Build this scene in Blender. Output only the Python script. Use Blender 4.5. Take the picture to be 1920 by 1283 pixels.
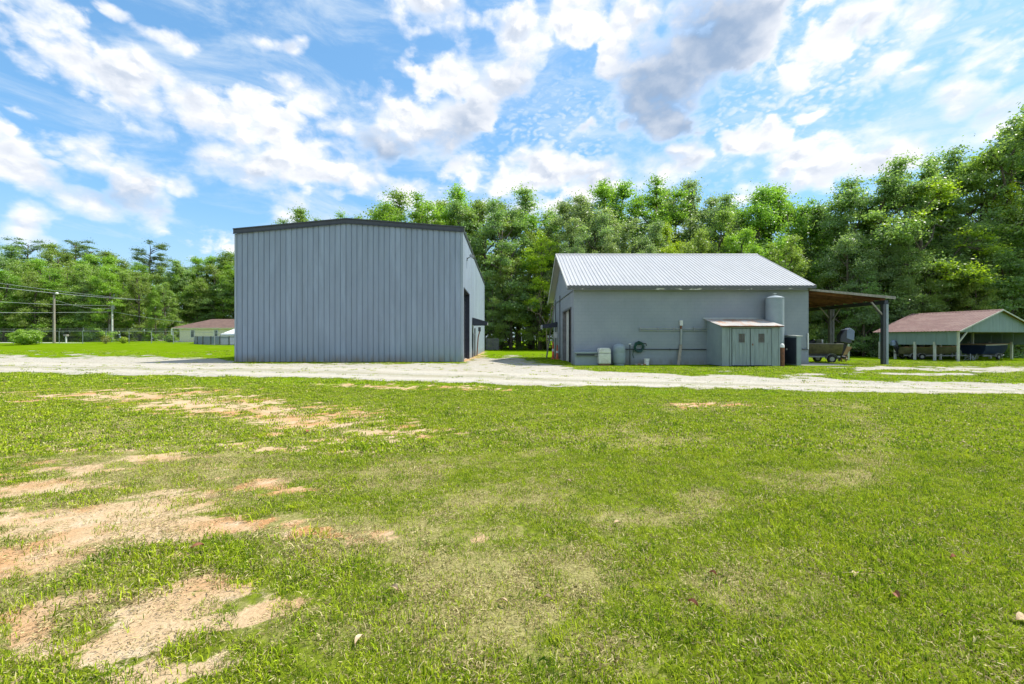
import bpy, math, random
import numpy as np
from mathutils import Matrix, Vector
R = math.radians
PI = math.pi
rng = np.random.default_rng(7)
random.seed(7)
scene = bpy.context.scene
for o in list(bpy.data.objects): bpy.data.objects.remove(o)
COL = scene.collection

# ------------------------------------------------------------------ camera
FX, CX, HY, CAMH = 850.0, 950.0, 638.0, 1.5     # focal length and vanishing point in photo pixels, eye height
cam = bpy.data.cameras.new('camera'); camo = bpy.data.objects.new('camera', cam); COL.objects.link(camo)
camo.location = (0, 0, CAMH); camo.rotation_euler = (PI/2, 0, 0)
cam.sensor_width = 36; cam.lens = 36*FX/1920
cam.shift_x = (960-CX)/1920; cam.shift_y = -(641.5-HY)/1920
cam.clip_start = .05; cam.clip_end = 3000
scene.camera = camo

# ------------------------------------------------------------------ light
SUN_EL, SUN_AZ = R(57), R(14)     # azimuth measured from +X towards +Y
sd = Vector((math.cos(SUN_EL)*math.cos(SUN_AZ), math.cos(SUN_EL)*math.sin(SUN_AZ), math.sin(SUN_EL)))
sl = bpy.data.lights.new('sun', 'SUN'); slo = bpy.data.objects.new('sun', sl); COL.objects.link(slo)
sl.energy = 4.0; sl.angle = R(.53); sl.color = (1.0, .955, .88)
slo.rotation_euler = (-sd).to_track_quat('-Z', 'Y').to_euler(); slo.location = (30, 10, 60)
scene.view_settings.view_transform = 'Standard'; scene.view_settings.look = 'None'
scene.view_settings.exposure = .72; scene.view_settings.gamma = 1
scene.view_settings.use_curve_mapping = False
scene.render.film_transparent = False
cy = scene.cycles
cy.max_bounces = 7; cy.diffuse_bounces = 4; cy.glossy_bounces = 2; cy.transmission_bounces = 4; cy.transparent_max_bounces = 6
cy.sample_clamp_indirect = 6; cy.use_denoising = True; cy.use_adaptive_sampling = True; cy.adaptive_threshold = .02; cy.caustics_reflective = False; cy.caustics_refractive = False

# ------------------------------------------------------------------ node helpers
class NT:
    def __init__(s, nt): s.nt = nt; s.n = nt.nodes; s.l = nt.links
    def node(s, t, **k):
        n = s.n.new(t)
        for a, b in k.items(): setattr(n, a, b)
        return n
    def put(s, sock, v):
        if isinstance(v, bpy.types.NodeSocket): s.l.new(v, sock)
        elif v is not None: sock.default_value = v
    def math(s, op, a, b=None, c=None, clamp=False):
        n = s.node('ShaderNodeMath', operation=op); n.use_clamp = clamp
        s.put(n.inputs[0], a)
        if b is not None: s.put(n.inputs[1], b)
        if c is not None: s.put(n.inputs[2], c)
        return n.outputs[0]
    def vmath(s, op, a, b=None, scale=None):
        n = s.node('ShaderNodeVectorMath', operation=op); s.put(n.inputs[0], a)
        if b is not None: s.put(n.inputs[1], b)
        if scale is not None: s.put(n.inputs['Scale'], scale)
        return n.outputs[1] if op in ('LENGTH', 'DOT_PRODUCT', 'DISTANCE') else n.outputs[0]
    def noise(s, vec, scale, detail=4, rough=.55, dist=0, out=0, lac=2.0):
        n = s.node('ShaderNodeTexNoise'); s.put(n.inputs['Vector'], vec)
        s.put(n.inputs['Scale'], scale); n.inputs['Detail'].default_value = detail
        n.inputs['Roughness'].default_value = rough; n.inputs['Distortion'].default_value = dist
        n.inputs['Lacunarity'].default_value = lac
        return n.outputs[out]
    def voro(s, vec, scale, out='Distance', feature='F1'):
        n = s.node('ShaderNodeTexVoronoi', feature=feature); s.put(n.inputs['Vector'], vec); s.put(n.inputs['Scale'], scale)
        return n.outputs[out]
    def ramp(s, v, lo, hi, a=0., b=1., smooth=True):
        n = s.node('ShaderNodeMapRange'); n.interpolation_type = 'SMOOTHSTEP' if smooth else 'LINEAR'
        s.put(n.inputs[0], v); s.put(n.inputs[1], lo); s.put(n.inputs[2], hi); s.put(n.inputs[3], a); s.put(n.inputs[4], b)
        return n.outputs[0]
    def mix(s, f, a, b, blend='MIX'):
        n = s.node('ShaderNodeMix', data_type='RGBA', blend_type=blend)
        s.put(n.inputs[0], f)
        for sk, v in ((n.inputs[6], a), (n.inputs[7], b)):
            if isinstance(v, tuple) and len(v) == 3: v = v+(1,)
            s.put(sk, v)
        return n.outputs[2]
    def comb(s, x, y, z):
        n = s.node('ShaderNodeCombineXYZ')
        for i, v in enumerate((x, y, z)): s.put(n.inputs[i], v)
        return n.outputs[0]
    def sep(s, v):
        n = s.node('ShaderNodeSeparateXYZ'); s.put(n.inputs[0], v); return n.outputs
    def attr(s, name, out='Fac'):
        n = s.node('ShaderNodeAttribute'); n.attribute_name = name; return n.outputs[out]
    def scalev(s, v, sc):
        n = s.node('ShaderNodeMapping'); s.put(n.inputs[0], v); n.inputs['Scale'].default_value = sc; return n.outputs[0]

def material(name):
    m = bpy.data.materials.new(name); m.use_nodes = True; m.node_tree.nodes.clear()
    t = NT(m.node_tree); out = t.node('ShaderNodeOutputMaterial')
    return m, t, out

def bsdf(t, out, color, rough=.7, metal=0., spec=.4, normal=None, transl=None):
    p = t.node('ShaderNodeBsdfPrincipled')
    if isinstance(color, tuple): color = color+(1,) if len(color) == 3 else color
    t.put(p.inputs['Base Color'], color); t.put(p.inputs['Roughness'], rough); t.put(p.inputs['Metallic'], metal)
    t.put(p.inputs['Specular IOR Level'], spec)
    if normal is not None: t.put(p.inputs['Normal'], normal)
    t.l.new(p.outputs[0], out.inputs[0])
    return p

def bump(t, h, strength=.5, dist=.02):
    b = t.node('ShaderNodeBump'); t.put(b.inputs['Height'], h); b.inputs['Strength'].default_value = strength
    b.inputs['Distance'].default_value = dist; return b.outputs[0]

# ------------------------------------------------------------------ sky and clouds
def build_world():
    w = bpy.data.worlds.new('World'); scene.world = w; w.use_nodes = True; w.cycles.sampling_method = 'NONE'
    w.node_tree.nodes.clear(); t = NT(w.node_tree)
    out = t.node('ShaderNodeOutputWorld'); bg = t.node('ShaderNodeBackground')
    t.l.new(bg.outputs[0], out.inputs[0])
    sky = t.node('ShaderNodeTexSky'); sky.sky_type = 'NISHITA'; sky.sun_disc = False
    sky.sun_elevation = SUN_EL; sky.sun_rotation = PI/2-SUN_AZ
    sky.air_density = 1.0; sky.dust_density = 1.2; sky.ozone_density = 1.4
    ST = .11
    bg.inputs[1].default_value = ST
    tc = t.node('ShaderNodeTexCoord')
    X, Y, Z = t.sep(tc.outputs['Generated'])
    az = t.math('ARCTAN2', X, Y); el = t.math('ARCSINE', Z)
    # soft cloud banks: (azimuth, elevation, half width, half height, tilt, weight) in radians
    def ae(px, py):
        x, y = (px-CX)/FX, (HY-py)/FX
        return math.atan2(x, 1), math.atan2(y, math.hypot(x, 1))
    banks = [  # px, py, rx, ry (photo pixels), tilt deg, weight
        (90,20,90,45,0,.85), (200,15,60,20,10,.7), (130,105,110,45,15,1.), (240,150,130,60,22,1.), (360,200,105,50,18,1.), (330,85,85,20,5,.8), (500,85,75,18,18,.75), (545,90,35,18,-10,.85),
        (560,180,90,28,-5,.85), (40,315,110,42,8,.95), (160,280,90,42,20,1.), (250,345,85,50,20,1.), (290,405,70,40,25,.9), (150,370,130,35,10,.85), (55,415,70,40,5,1.), (345,345,42,18,-8,.9), (100,230,130,16,15,.55),
        (500,235,110,45,5,1.), (470,300,110,60,10,1.), (580,300,130,65,8,1.), (680,330,90,35,10,.9), (530,385,60,28,20,.8), (650,240,80,35,-5,.8), (440,460,100,34,-20,.85),
        (810,20,90,48,12,1.), (760,115,40,25,30,.85), (800,155,45,30,30,.85), (980,80,80,55,-40,1.05), (900,150,100,60,-38,1.1), (830,225,110,60,-30,1.1), (750,215,70,45,0,1.), (720,270,80,32,5,1.),
        (770,355,75,28,-5,.95), (880,320,110,40,0,.8), (1010,330,130,50,-5,1.), (1110,335,90,40,5,1.), (930,390,200,30,0,.9), (1080,30,80,60,0,1.), (1160,110,70,60,30,.95),
        (1240,150,115,85,-20,1.15), (1340,70,130,100,-20,1.15), (1260,215,95,40,5,1.1), (1430,30,110,60,0,1.), (1180,50,90,70,0,.95), (1590,60,150,60,-20,.95), (1740,30,110,45,-10,.9), (1600,160,120,40,-20,.75), (1500,130,80,40,-25,.7),
        (1085,240,45,22,0,.8), (1250,300,85,38,-5,1.), (1410,270,75,36,-10,1.), (1400,330,60,30,0,.8), (1540,300,130,50,-12,1.), (1680,300,120,38,0,1.), (1430,360,120,24,-12,.9), (1520,220,45,14,-10,.8), (1700,170,90,28,-25,.75),
        (1790,185,95,42,-15,1.), (1870,100,100,50,-20,.95), (1860,230,120,40,-15,.95), (1780,270,90,24,0,.8),
        (-150,200,160,60,10,.9), (-300,330,150,60,0,.9), (2150,160,180,80,0,.9), (420,-90,160,50,0,.9), (1750,-120,200,90,0,.9), (900,-160,200,80,0,.9)]
    dark = [  # grey undersides of the thick banks
        (1225,180,120,75,-25,1.), (1330,90,120,85,-20,.95), (1290,235,85,30,8,.85), (1390,40,60,60,0,.6), (740,285,60,26,5,.8), (860,250,110,42,-35,.5), (960,170,60,40,-45,.35),
        (190,350,110,24,12,.6), (480,335,110,26,5,.22), (610,345,80,18,5,.22), (1560,335,150,22,-5,.22), (100,345,80,18,6,.3), (1780,235,80,26,-15,.32), (230,165,110,24,25,.2), (360,240,80,20,25,.2), (60,430,50,14,0,.2), (1200,325,40,14,0,.15), (1090,330,90,20,0,.18)]
    def field(ca, ce, L, soft, op=None):
        # every bank is a tilted bell exp(q), q a quadratic in the two sky angles; the highest bank wins
        V1 = t.comb(t.math('MULTIPLY', ca, ca), t.math('MULTIPLY', ca, ce), t.math('MULTIPLY', ce, ce)); V2 = t.comb(ca, ce, 1.)
        tot = None
        for (px, py, rx, ry, tilt, wgt) in L:
            a0, e0 = ae(px, py); x_, y_ = (px-CX)/FX, (HY-py)/FX
            ka = 1/(FX*(1+x_*x_)); ke = math.sqrt(1+x_*x_)/(FX*(1+x_*x_+y_*y_)); c, s_ = math.cos(R(tilt)), math.sin(R(tilt))
            ux, uy, vx, vy = c/ka/rx, -s_/ke/rx, -s_/ka/ry, -c/ke/ry
            A, B, C_ = -soft*(ux*ux+vx*vx), -soft*2*(ux*uy+vx*vy), -soft*(uy*uy+vy*vy)
            D, E, F_ = -(2*A*a0+B*e0), -(2*C_*e0+B*a0), A*a0*a0+B*a0*e0+C_*e0*e0+math.log(wgt)
            q = t.math('ADD', t.vmath('DOT_PRODUCT', V1, (A, B, C_)), t.vmath('DOT_PRODUCT', V2, (D, E, F_)))
            tot = q if tot is None else t.math('MAXIMUM', tot, q)
        return t.math('EXPONENT', tot)
    P = t.comb(az, t.math('MULTIPLY', el, 1.5), 0.)
    # domain warp gives ragged, billowing edges
    wv = t.vmath('SUBTRACT', t.noise(P, 7., 4, .6, out=1), (.5, .5, .5))
    Pw = t.vmath('ADD', P, t.vmath('SCALE', wv, scale=.12))
    wx, wy, _ = t.sep(Pw); wy = t.math('DIVIDE', wy, 1.5)
    base = t.math('MULTIPLY', field(wx, wy, [(a, b, c*.95, d*1.2, e*.8, f) for a, b, c, d, e, f in banks], .62), 1.14)
    wv2 = t.vmath('SUBTRACT', t.noise(P, 16., 4, .6, out=1), (.5, .5, .5))
    P2 = t.vmath('ADD', P, t.vmath('SCALE', wv2, scale=.05))
    def billow(Q):
        n1 = t.noise(Q, 10., 7, .56); v1 = t.voro(Q, 26., feature='SMOOTH_F1')
        return t.math('MAXIMUM', t.math('MULTIPLY_ADD', t.math('SUBTRACT', .42, v1), .34, n1), .28)
    b0 = billow(P2)
    b1 = billow(t.vmath('ADD', P2, (.010, .016, 0)))
    # outside the frame the same broken cloud cover goes on
    gen = t.math('MULTIPLY', t.ramp(t.noise(P, 2.2, 4, .5), .36, .58), 1.0)
    infront = t.math('MULTIPLY', t.ramp(t.math('ABSOLUTE', az), .95, 1.3, 1, 0), t.ramp(el, .75, 1.0, 1, 0))
    base = t.math('ADD', t.math('MULTIPLY', base, infront), t.math('MULTIPLY', gen, t.math('SUBTRACT', 1, infront)))
    def dens(b): return t.math('MULTIPLY_ADD', t.math('SUBTRACT', b, .52), 1.7, base)
    d0 = dens(b0); d1 = dens(b1)
    soft = t.ramp(t.noise(P, 4.3, 2, .5), .35, .62)
    mask = t.ramp(d0, t.math('MULTIPLY_ADD', soft, -.12, .56), t.math('MULTIPLY_ADD', soft, .42, .84))
    # thin veil everywhere + small ripples upper right
    veil = t.math('MULTIPLY', t.ramp(t.noise(t.scalev(P, (1, 2.0, 1)), 4.5, 7, .64, .5), .42, .74), .62)
    rip_m = field(wx, wy, [(1430,220,170,70,-25,1.), (1560,130,190,100,-25,1.), (1700,60,160,60,-15,.9), (1050,250,130,90,0,.75), (1850,60,150,90,0,.6), (960,330,120,60,0,.5), (1640,250,110,40,-10,.7)], .9)
    rip = t.math('MULTIPLY', t.ramp(t.math('ADD', t.math('MULTIPLY', t.voro(t.scalev(P2, (1., 1.3, 1)), 75., feature='SMOOTH_F1'), -1.), t.noise(P, 26., 5, .65)), -.14, .42), t.math('MINIMUM', rip_m, 1.))
    thin = t.math('MAXIMUM', veil, t.math('MULTIPLY', rip, .88))
    low = t.ramp(el, .0, .28, .42, .0)
    thin = t.math('MAXIMUM', thin, low)
    # shading: lit towards the sun, greyer where thick and under
    lit = t.ramp(t.math('SUBTRACT', d0, d1), -.26, .20)
    thick = t.ramp(d0, .65, 1.25)
    dk = t.math('MINIMUM', t.math('MULTIPLY', field(wx, wy, dark, .8), 1.25), 1.)
    dkt = t.math('MULTIPLY', t.math('MULTIPLY', dk, t.ramp(b0, .30, .75, 1.0, .75)), t.ramp(d0, .6, .95))
    sh0 = t.math('MULTIPLY', t.math('SUBTRACT', 1, lit), t.math('MULTIPLY_ADD', thick, .55, .05))
    shade = t.math('ADD', dkt, t.math('MULTIPLY', sh0, t.math('SUBTRACT', 1, dkt)), clamp=True)
    ccol = t.mix(shade, (.69, .69, .70), (.205, .285, .41))
    skyc = t.vmath('SCALE', sky.outputs[0], scale=ST)
    skyc = t.vmath('MULTIPLY', skyc, (.74*SKYK, 1.20*SKYK, 1.36*SKYK))
    skyc = t.vmath('DIVIDE', skyc, t.vmath('ADD', t.vmath('MULTIPLY', skyc, (1.6, 1.0, .62)), (1, 1, 1)))
    c1 = t.mix(thin, skyc, (.53, .59, .64))
    c2 = t.mix(mask, c1, ccol)
    t.l.new(t.vmath('SCALE', c2, scale=1/ST), bg.inputs[0])
SKYK = 1.55
build_world()

# ------------------------------------------------------------------ numpy noise
def vnoise(x, y, seed=0):
    xi = np.floor(x).astype(np.int64); yi = np.floor(y).astype(np.int64); fx = x-xi; fy = y-yi
    fx = fx*fx*(3-2*fx); fy = fy*fy*(3-2*fy)
    def h(a, b):
        n = (a*374761393+b*668265263+seed*1442695041) & 0x7fffffff
        n = ((n ^ (n >> 13))*1274126177) & 0x7fffffff
        return ((n ^ (n >> 16)) & 0xffff)/65535.
    return (h(xi, yi)*(1-fx)+h(xi+1, yi)*fx)*(1-fy)+(h(xi, yi+1)*(1-fx)+h(xi+1, yi+1)*fx)*fy
def fbm(x, y, seed=0, oct=4):
    s = 0; a = .5; tot = 0
    for i in range(oct):
        s = s+a*vnoise(x*2**i, y*2**i, seed+i*17); tot += a; a *= .55
    return s/tot
def sst(a, b, v):
    t_ = np.clip((v-a)/(b-a), 0, 1); return t_*t_*(3-2*t_)

def gz(x, y):
    x = np.asarray(x, float); y = np.asarray(y, float)
    l = np.interp(y, [38, 44, 60, 80, 100, 200, 600], [0, .25, 1.08, 1.15, 1.75, 2.2, 3])*sst(-14, -48, x)
    r_ = -.6*sst(18, 42, x)*sst(26, 44, y)
    m = .3*np.exp(-((x+28)/3)**2-((y-46)/4)**2)
    return l+r_+m
def gzf(x, y): return float(gz(x, y))
def G(px, py):                      # ground point seen at a photo pixel (flat ground)
    Y = CAMH*FX/(py-HY); return (px-CX)/FX*Y, Y
def P3(px, py, Y): return Vector(((px-CX)/FX*Y, Y, CAMH+(HY-py)/FX*Y))
def XA(px, Y): return (px-CX)/FX*Y
def ZA(py, Y): return CAMH+(HY-py)/FX*Y

# world-fixed maps of the worn lawn and of the gravel
def to_px(x, y):
    y = np.maximum(y, .3); return CX+FX*x/y, HY+CAMH*FX/y
def gravel_mask(x, y):
    px, py = to_px(x, y)
    lo = np.interp(px, [-600, 0, 500, 960, 1400, 1920, 2500], [694, 700, 708, 722, 731, 741, 752])
    up = np.interp(px, [-600, 0, 300, 400, 441, 870, 905, 960, 1050, 1090, 1300, 1500, 1700, 1920, 2500],
                   [667, 669, 671, 672, 679.5, 680, 672, 674, 687, 694, 703, 710, 716, 720, 728])
    up2 = np.interp(px, [1100, 1400, 1560, 1750, 1920, 2300], [700, 702, 696, 697, 700, 705])
    n = fbm(x*.9, y*.9, 3, 5)-.5
    nb = fbm(x*.22, y*.5, 31, 4)-.5
    core = np.minimum((lo-py)/5., (py-up)/6.)+n*2.4
    patch = np.where(px > 1180, np.minimum((lo-2-py)/7., (py-up2)/7.), -3)
    patch = np.minimum(patch, .8)+n*4.6+nb*6.5-1.0
    st = np.where(px > 1600, np.minimum((697-py)/3., (py-688)/3.), -3)+n*3.0+nb*2-.4
    gap = np.where((py < 690) & (py > 655), 1-np.abs(px-(965+(py-676)*.4))/np.interp(py, [655, 680], [14, 40]), -3)+n*2.6+nb*2-.35
    gapb = gap-.55-np.clip((668-py)*.14, 0, 2)
    # grass creeping in along the metal wall
    crp = np.where((px > 441) & (px < 880) & (py < 691), (691-py)/11., 0)
    core = core-np.where(n*3+nb*4 > .35, crp*1.4, crp*.2)
    strip = core-np.where(np.abs(py-(up*.45+lo*.55)) < 3, .25, 0)
    m = np.maximum(np.maximum(np.clip(strip, -3, 2), np.clip(patch, -3, 1.2)), np.maximum(np.clip(st, -3, .8), gapb))
    return m
def blob(px, py, cx, cy, rx, ry, tilt=0):
    c, s = math.cos(R(tilt)), math.sin(R(tilt)); dx = px-cx; dy = py-cy
    return 1-np.sqrt(((dx*c+dy*s)/rx)**2+((-dx*s+dy*c)/ry)**2)
def sand_mask(x, y):
    px, py = to_px(x, y)
    k = np.full(np.shape(x), -2.)
    for b in [(210,742,190,10,0),(420,760,190,22,5),(560,785,190,24,6),(640,800,110,14,3),(860,727,90,3,2),(700,725,90,2.5,2),
              (40,905,130,34,3),(110,990,170,55,0),(250,965,190,46,-8),(60,1040,150,48,-12),(330,985,120,40,-5),(100,1130,120,16,-8),(30,1140,70,18,0),
              (400,1085,75,36,5),(440,1110,140,34,0),(290,1170,160,52,-22),(190,1220,110,40,-20),(60,1196,52,34,0),(250,1262,160,30,-6),(540,920,100,14,0),(600,1000,120,18,0),
              (470,1140,100,30,-10),(300,860,160,10,4),(560,845,130,8,4),(120,880,110,14,0),(1330,760,60,4,0),(900,1010,14,10,0)]:
        k = np.maximum(k, blob(px, py, *b)*min(2.2, 1+b[3]/60))
    # ragged edges and grass runners lying across, all in one direction
    a = R(28); u = x*math.cos(a)+y*math.sin(a); v = -x*math.sin(a)+y*math.cos(a)
    st = fbm(u*1.3, v*7., 5, 4)-.5
    n = fbm(x*3., y*3., 9, 5)-.5
    return k*1.0+st*4.4+n*3.2+(fbm(x*11., y*11., 19, 3)-.5)*2.2-np.where(py > 850, np.abs(fbm(u*2.2, v*6.5, 63, 3)-.5)*-3.0+.55, 0)-np.where(py < 830, -.25, .1)
def dry_mask(x, y):
    px, py = to_px(x, y)
    k = np.zeros(np.shape(x))
    for b in [(900,1100,380,220,0,.9),(600,1100,330,220,0,.75),(300,900,420,130,0,.7),(1000,960,330,70,0,.6),(1180,1210,360,120,0,.55),(1400,920,230,45,-8,.75),(1000,830,200,40,0,.2),
              (1600,850,60,75,0,.7),(1590,765,110,25,10,.8),(1330,765,130,20,0,.7),(1430,1110,260,120,0,.4),(1180,800,130,14,-12,.6),(350,800,420,70,0,.5),(1640,1230,300,70,0,.45),(480,850,260,60,0,.5),(700,900,200,60,0,.5),(0,1100,420,240,0,.85),(150,1000,350,150,0,.8)]:
        k = np.maximum(k, sst(0, .7, blob(px, py, *b[:5]))*b[5])
    def arc(pts, w):
        d = np.full(np.shape(x), 1e9)
        for (ax, ay), (bx, by) in zip(pts[:-1], pts[1:]):
            (ax, ay), (bx, by) = G(ax, ay), G(bx, by); t_ = np.clip(((x-ax)*(bx-ax)+(y-ay)*(by-ay))/((bx-ax)**2+(by-ay)**2), 0, 1); d = np.minimum(d, np.hypot(x-ax-t_*(bx-ax), y-ay-t_*(by-ay)))
        return np.clip(1.3-d/w, 0, 1)
    k = np.maximum(k, .75*arc([(1480, 758), (1570, 768), (1640, 800), (1655, 840), (1600, 890), (1480, 930), (1300, 962), (1120, 975)], .28))
    k = np.maximum(k, .6*arc([(1300, 752), (1400, 762), (1440, 782), (1400, 806), (1280, 824), (1120, 838), (980, 846)], .30))
    n = fbm(x*1.1, y*1.4, 21, 5)-.5
    return np.clip(k*.72+n*1.5+.08, 0, 1)

# ------------------------------------------------------------------ mesh builder
WL = {}
def wloc(o): return WL.get(o.name, Vector((0, 0, 0))) if o else Vector((0, 0, 0))
def props(o, label=None, cat=None, group=None, kind=None):
    if label: o['label'] = label
    if cat: o['category'] = cat
    if group: o['group'] = group
    if kind: o['kind'] = kind
    return o
class MB:
    def __init__(s): s.v = []; s.f = []; s.m = Matrix.Identity(4)
    def add(s, vs, fs):
        k = len(s.v); s.v += [tuple(s.m @ Vector(p)) for p in vs]; s.f += [tuple(k+i for i in f) for f in fs]; return s
    def box(s, x0, x1, y0, y1, z0, z1):
        if x1 < x0: x0, x1 = x1, x0
        if y1 < y0: y0, y1 = y1, y0
        if z1 < z0: z0, z1 = z1, z0
        return s.add([(x0,y0,z0),(x1,y0,z0),(x1,y1,z0),(x0,y1,z0),(x0,y0,z1),(x1,y0,z1),(x1,y1,z1),(x0,y1,z1)],
              [(3,2,1,0),(4,5,6,7),(0,1,5,4),(1,2,6,5),(2,3,7,6),(3,0,4,7)])
    def beam(s, p, q, w, h=None, up=(0,0,1)):
        h = h or w; p = Vector(p); q = Vector(q); d = (q-p).normalized(); u = Vector(up)
        if abs(d.dot(u)) > .98: u = Vector((1, 0, 0))
        a = d.cross(u).normalized()*w/2; b = a.cross(d).normalized()*h/2
        vs = [p-a-b, p+a-b, p+a+b, p-a+b, q-a-b, q+a-b, q+a+b, q-a+b]
        return s.add(vs, [(3,2,1,0),(4,5,6,7),(0,1,5,4),(1,2,6,5),(2,3,7,6),(3,0,4,7)])
    def tube(s, pts, rad, n=8, cap=True):
        pts = [Vector(p) for p in pts]; rad = rad if isinstance(rad, (list, tuple)) else [rad]*len(pts)
        vs = []; fs = []; ref = None
        for i, p in enumerate(pts):
            d = (pts[min(i+1, len(pts)-1)]-pts[max(i-1, 0)]).normalized()
            if ref is None: ref = Vector((0,0,1)) if abs(d.z) < .9 else Vector((1,0,0))
            a = d.cross(ref).normalized(); b = a.cross(d).normalized(); ref = b
            for k in range(n):
                an = 2*PI*k/n; vs.append(p+(a*math.cos(an)+b*math.sin(an))*rad[i])
        for i in range(len(pts)-1):
            for k in range(n):
                k2 = (k+1) % n; fs.append((i*n+k, i*n+k2, (i+1)*n+k2, (i+1)*n+k))
        if cap: fs += [tuple(range(n))[::-1], tuple((len(pts)-1)*n+k for k in range(n))]
        return s.add(vs, fs)
    def lathe(s, prof, c=(0,0,0), n=24):
        return s.tube_z(prof, c, n)
    def tube_z(s, prof, c, n):
        vs = []; fs = []
        for r_, z in prof:
            for k in range(n): an = 2*PI*k/n; vs.append((c[0]+r_*math.cos(an), c[1]+r_*math.sin(an), c[2]+z))
        for i in range(len(prof)-1):
            for k in range(n):
                k2 = (k+1) % n; fs.append((i*n+k, i*n+k2, (i+1)*n+k2, (i+1)*n+k))
        fs += [tuple(range(n))[::-1], tuple((len(prof)-1)*n+k for k in range(n))]
        return s.add(vs, fs)
    def quad(s, *p): return s.add(p, [tuple(range(len(p)))])
    def slab(s, poly, d):           # polygon extruded by vector d
        n = len(poly); d = Vector(d); a = [Vector(p) for p in poly]; b = [p+d for p in a]
        return s.add(a+b, [tuple(range(n))[::-1], tuple(range(n, 2*n))]+[(i, (i+1) % n, n+(i+1) % n, n+i) for i in range(n)])
    def build(s, name, mat, parent=None, smooth=False, loc=None, bevel=0):
        base = wloc(parent)
        off = Vector(loc) if loc is not None else base
        me = bpy.data.meshes.new(name); me.from_pydata([tuple(Vector(p)-off) for p in s.v], [], s.f); me.validate()
        if mat: me.materials.append(mat)
        if smooth:
            me.polygons.foreach_set('use_smooth', [True]*len(me.polygons))
            me.set_sharp_from_angle(angle=R(38))
        o = bpy.data.objects.new(name, me); COL.objects.link(o)
        o.location = off-base if parent else off
        if parent: o.parent = parent
        WL[o.name] = off
        if bevel:
            b = o.modifiers.new('bevel', 'BEVEL'); b.width = bevel; b.segments = 2; b.limit_method = 'ANGLE'
        # consistent normals
        import bmesh
        bm = bmesh.new(); bm.from_mesh(me); bmesh.ops.recalc_face_normals(bm, faces=bm.faces); bm.to_mesh(me); bm.free()
        return o
def thing(name, loc, label, cat, group=None):
    o = bpy.data.objects.new(name, None); COL.objects.link(o); o.location = loc; WL[o.name] = Vector(loc)
    o.empty_display_size = .3
    return props(o, label, cat, group)
def copy_tree(o, parent=None):
    c = o.copy(); COL.objects.link(c); c.parent = parent
    for ch in list(o.children): copy_tree(ch, c)
    return c
def np_mesh(name, V, F, mat, attrs=None, smooth=False):
    """V (n,3), F (m,k) arrays"""
    me = bpy.data.meshes.new(name); V = np.asarray(V, np.float32); F = np.asarray(F, np.int32)
    me.vertices.add(len(V)); me.vertices.foreach_set('co', V.ravel())
    k = F.shape[1]; me.loops.add(F.size); me.loops.foreach_set('vertex_index', F.ravel())
    me.polygons.add(len(F)); me.polygons.foreach_set('loop_start', np.arange(0, F.size, k, dtype=np.int32))
    me.polygons.foreach_set('loop_total', np.full(len(F), k, np.int32))
    if smooth: me.polygons.foreach_set('use_smooth', np.ones(len(F), bool))
    me.update(calc_edges=True)
    for nm, (dom, arr) in (attrs or {}).items():
        a = me.attributes.new(nm, 'FLOAT', dom); a.data.foreach_set('value', np.asarray(arr, np.float32).ravel())
    if mat: me.materials.append(mat)
    return me

# ------------------------------------------------------------------ materials
def mat_ground():
    m, t, out = material('lawn_and_soil'); co = t.node('ShaderNodeNewGeometry').outputs['Position']
    sand = t.attr('sand'); dry = t.attr('dry'); lush = t.attr('lush')
    n1 = t.noise(co, 55., 5, .7); n2 = t.noise(co, 9., 4, .6); n3 = t.noise(co, .7, 4, .55); n4 = t.noise(t.scalev(co, (1, .55, 1)), 22., 5, .7)
    n5 = t.noise(co, 3., 5, .65)
    soil = t.mix(t.ramp(n3, .42, .64), (.57, .42, .25), (.54, .29, .13))
    soil = t.mix(t.ramp(n5, .45, .75), soil, (.63, .51, .35))
    soil = t.mix(t.ramp(n1, .3, .7), t.mix(1, soil, (.72, .70, .68), 'MULTIPLY'), soil)
    thatch = t.mix(t.ramp(n1, .3, .7), (.16, .135, .05), (.42, .37, .16))
    green = t.mix(t.ramp(n4, .25, .75), (.05, .07, .010), (.20, .25, .02))
    lushc = t.mix(t.ramp(n4, .2, .8), (.085, .165, .003), (.145, .25, .004))
    lushc = t.mix(t.ramp(n2, .3, .75), lushc, (.155, .235, .004))
    n7 = t.noise(t.scalev(co, (.5, 1.3, 1)), .9, 7, .72); lushc = t.mix(t.math('MULTIPLY', t.ramp(n7, .50, .72), .65), lushc, (.24, .27, .04)); lushc = t.mix(t.math('MULTIPLY', t.ramp(n7, .48, .30), .5), lushc, (.05, .12, .004))
    lushc = t.mix(t.math('MULTIPLY', t.ramp(n3, .42, .68), .6), lushc, (.12, .21, .004))
    df = t.ramp(t.math('ADD', dry, t.math('MULTIPLY', t.math('SUBTRACT', n2, .5), 1.2)), .25, .75)
    df = t.math('MULTIPLY', df, .85)
    g = t.mix(df, green, thatch)
    g = t.mix(lush, g, lushc)
    sf = t.ramp(t.math('ADD', sand, t.math('MULTIPLY', t.math('SUBTRACT', t.noise(co, 22., 6, .8), .5), 2.6)), .0, .45)
    c = t.mix(sf, g, soil)
    h = t.math('ADD', t.math('MULTIPLY', n1, .6), n2)
    bsdf(t, out, c, 1., 0, .0, bump(t, h, .8, .02)); return m
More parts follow.
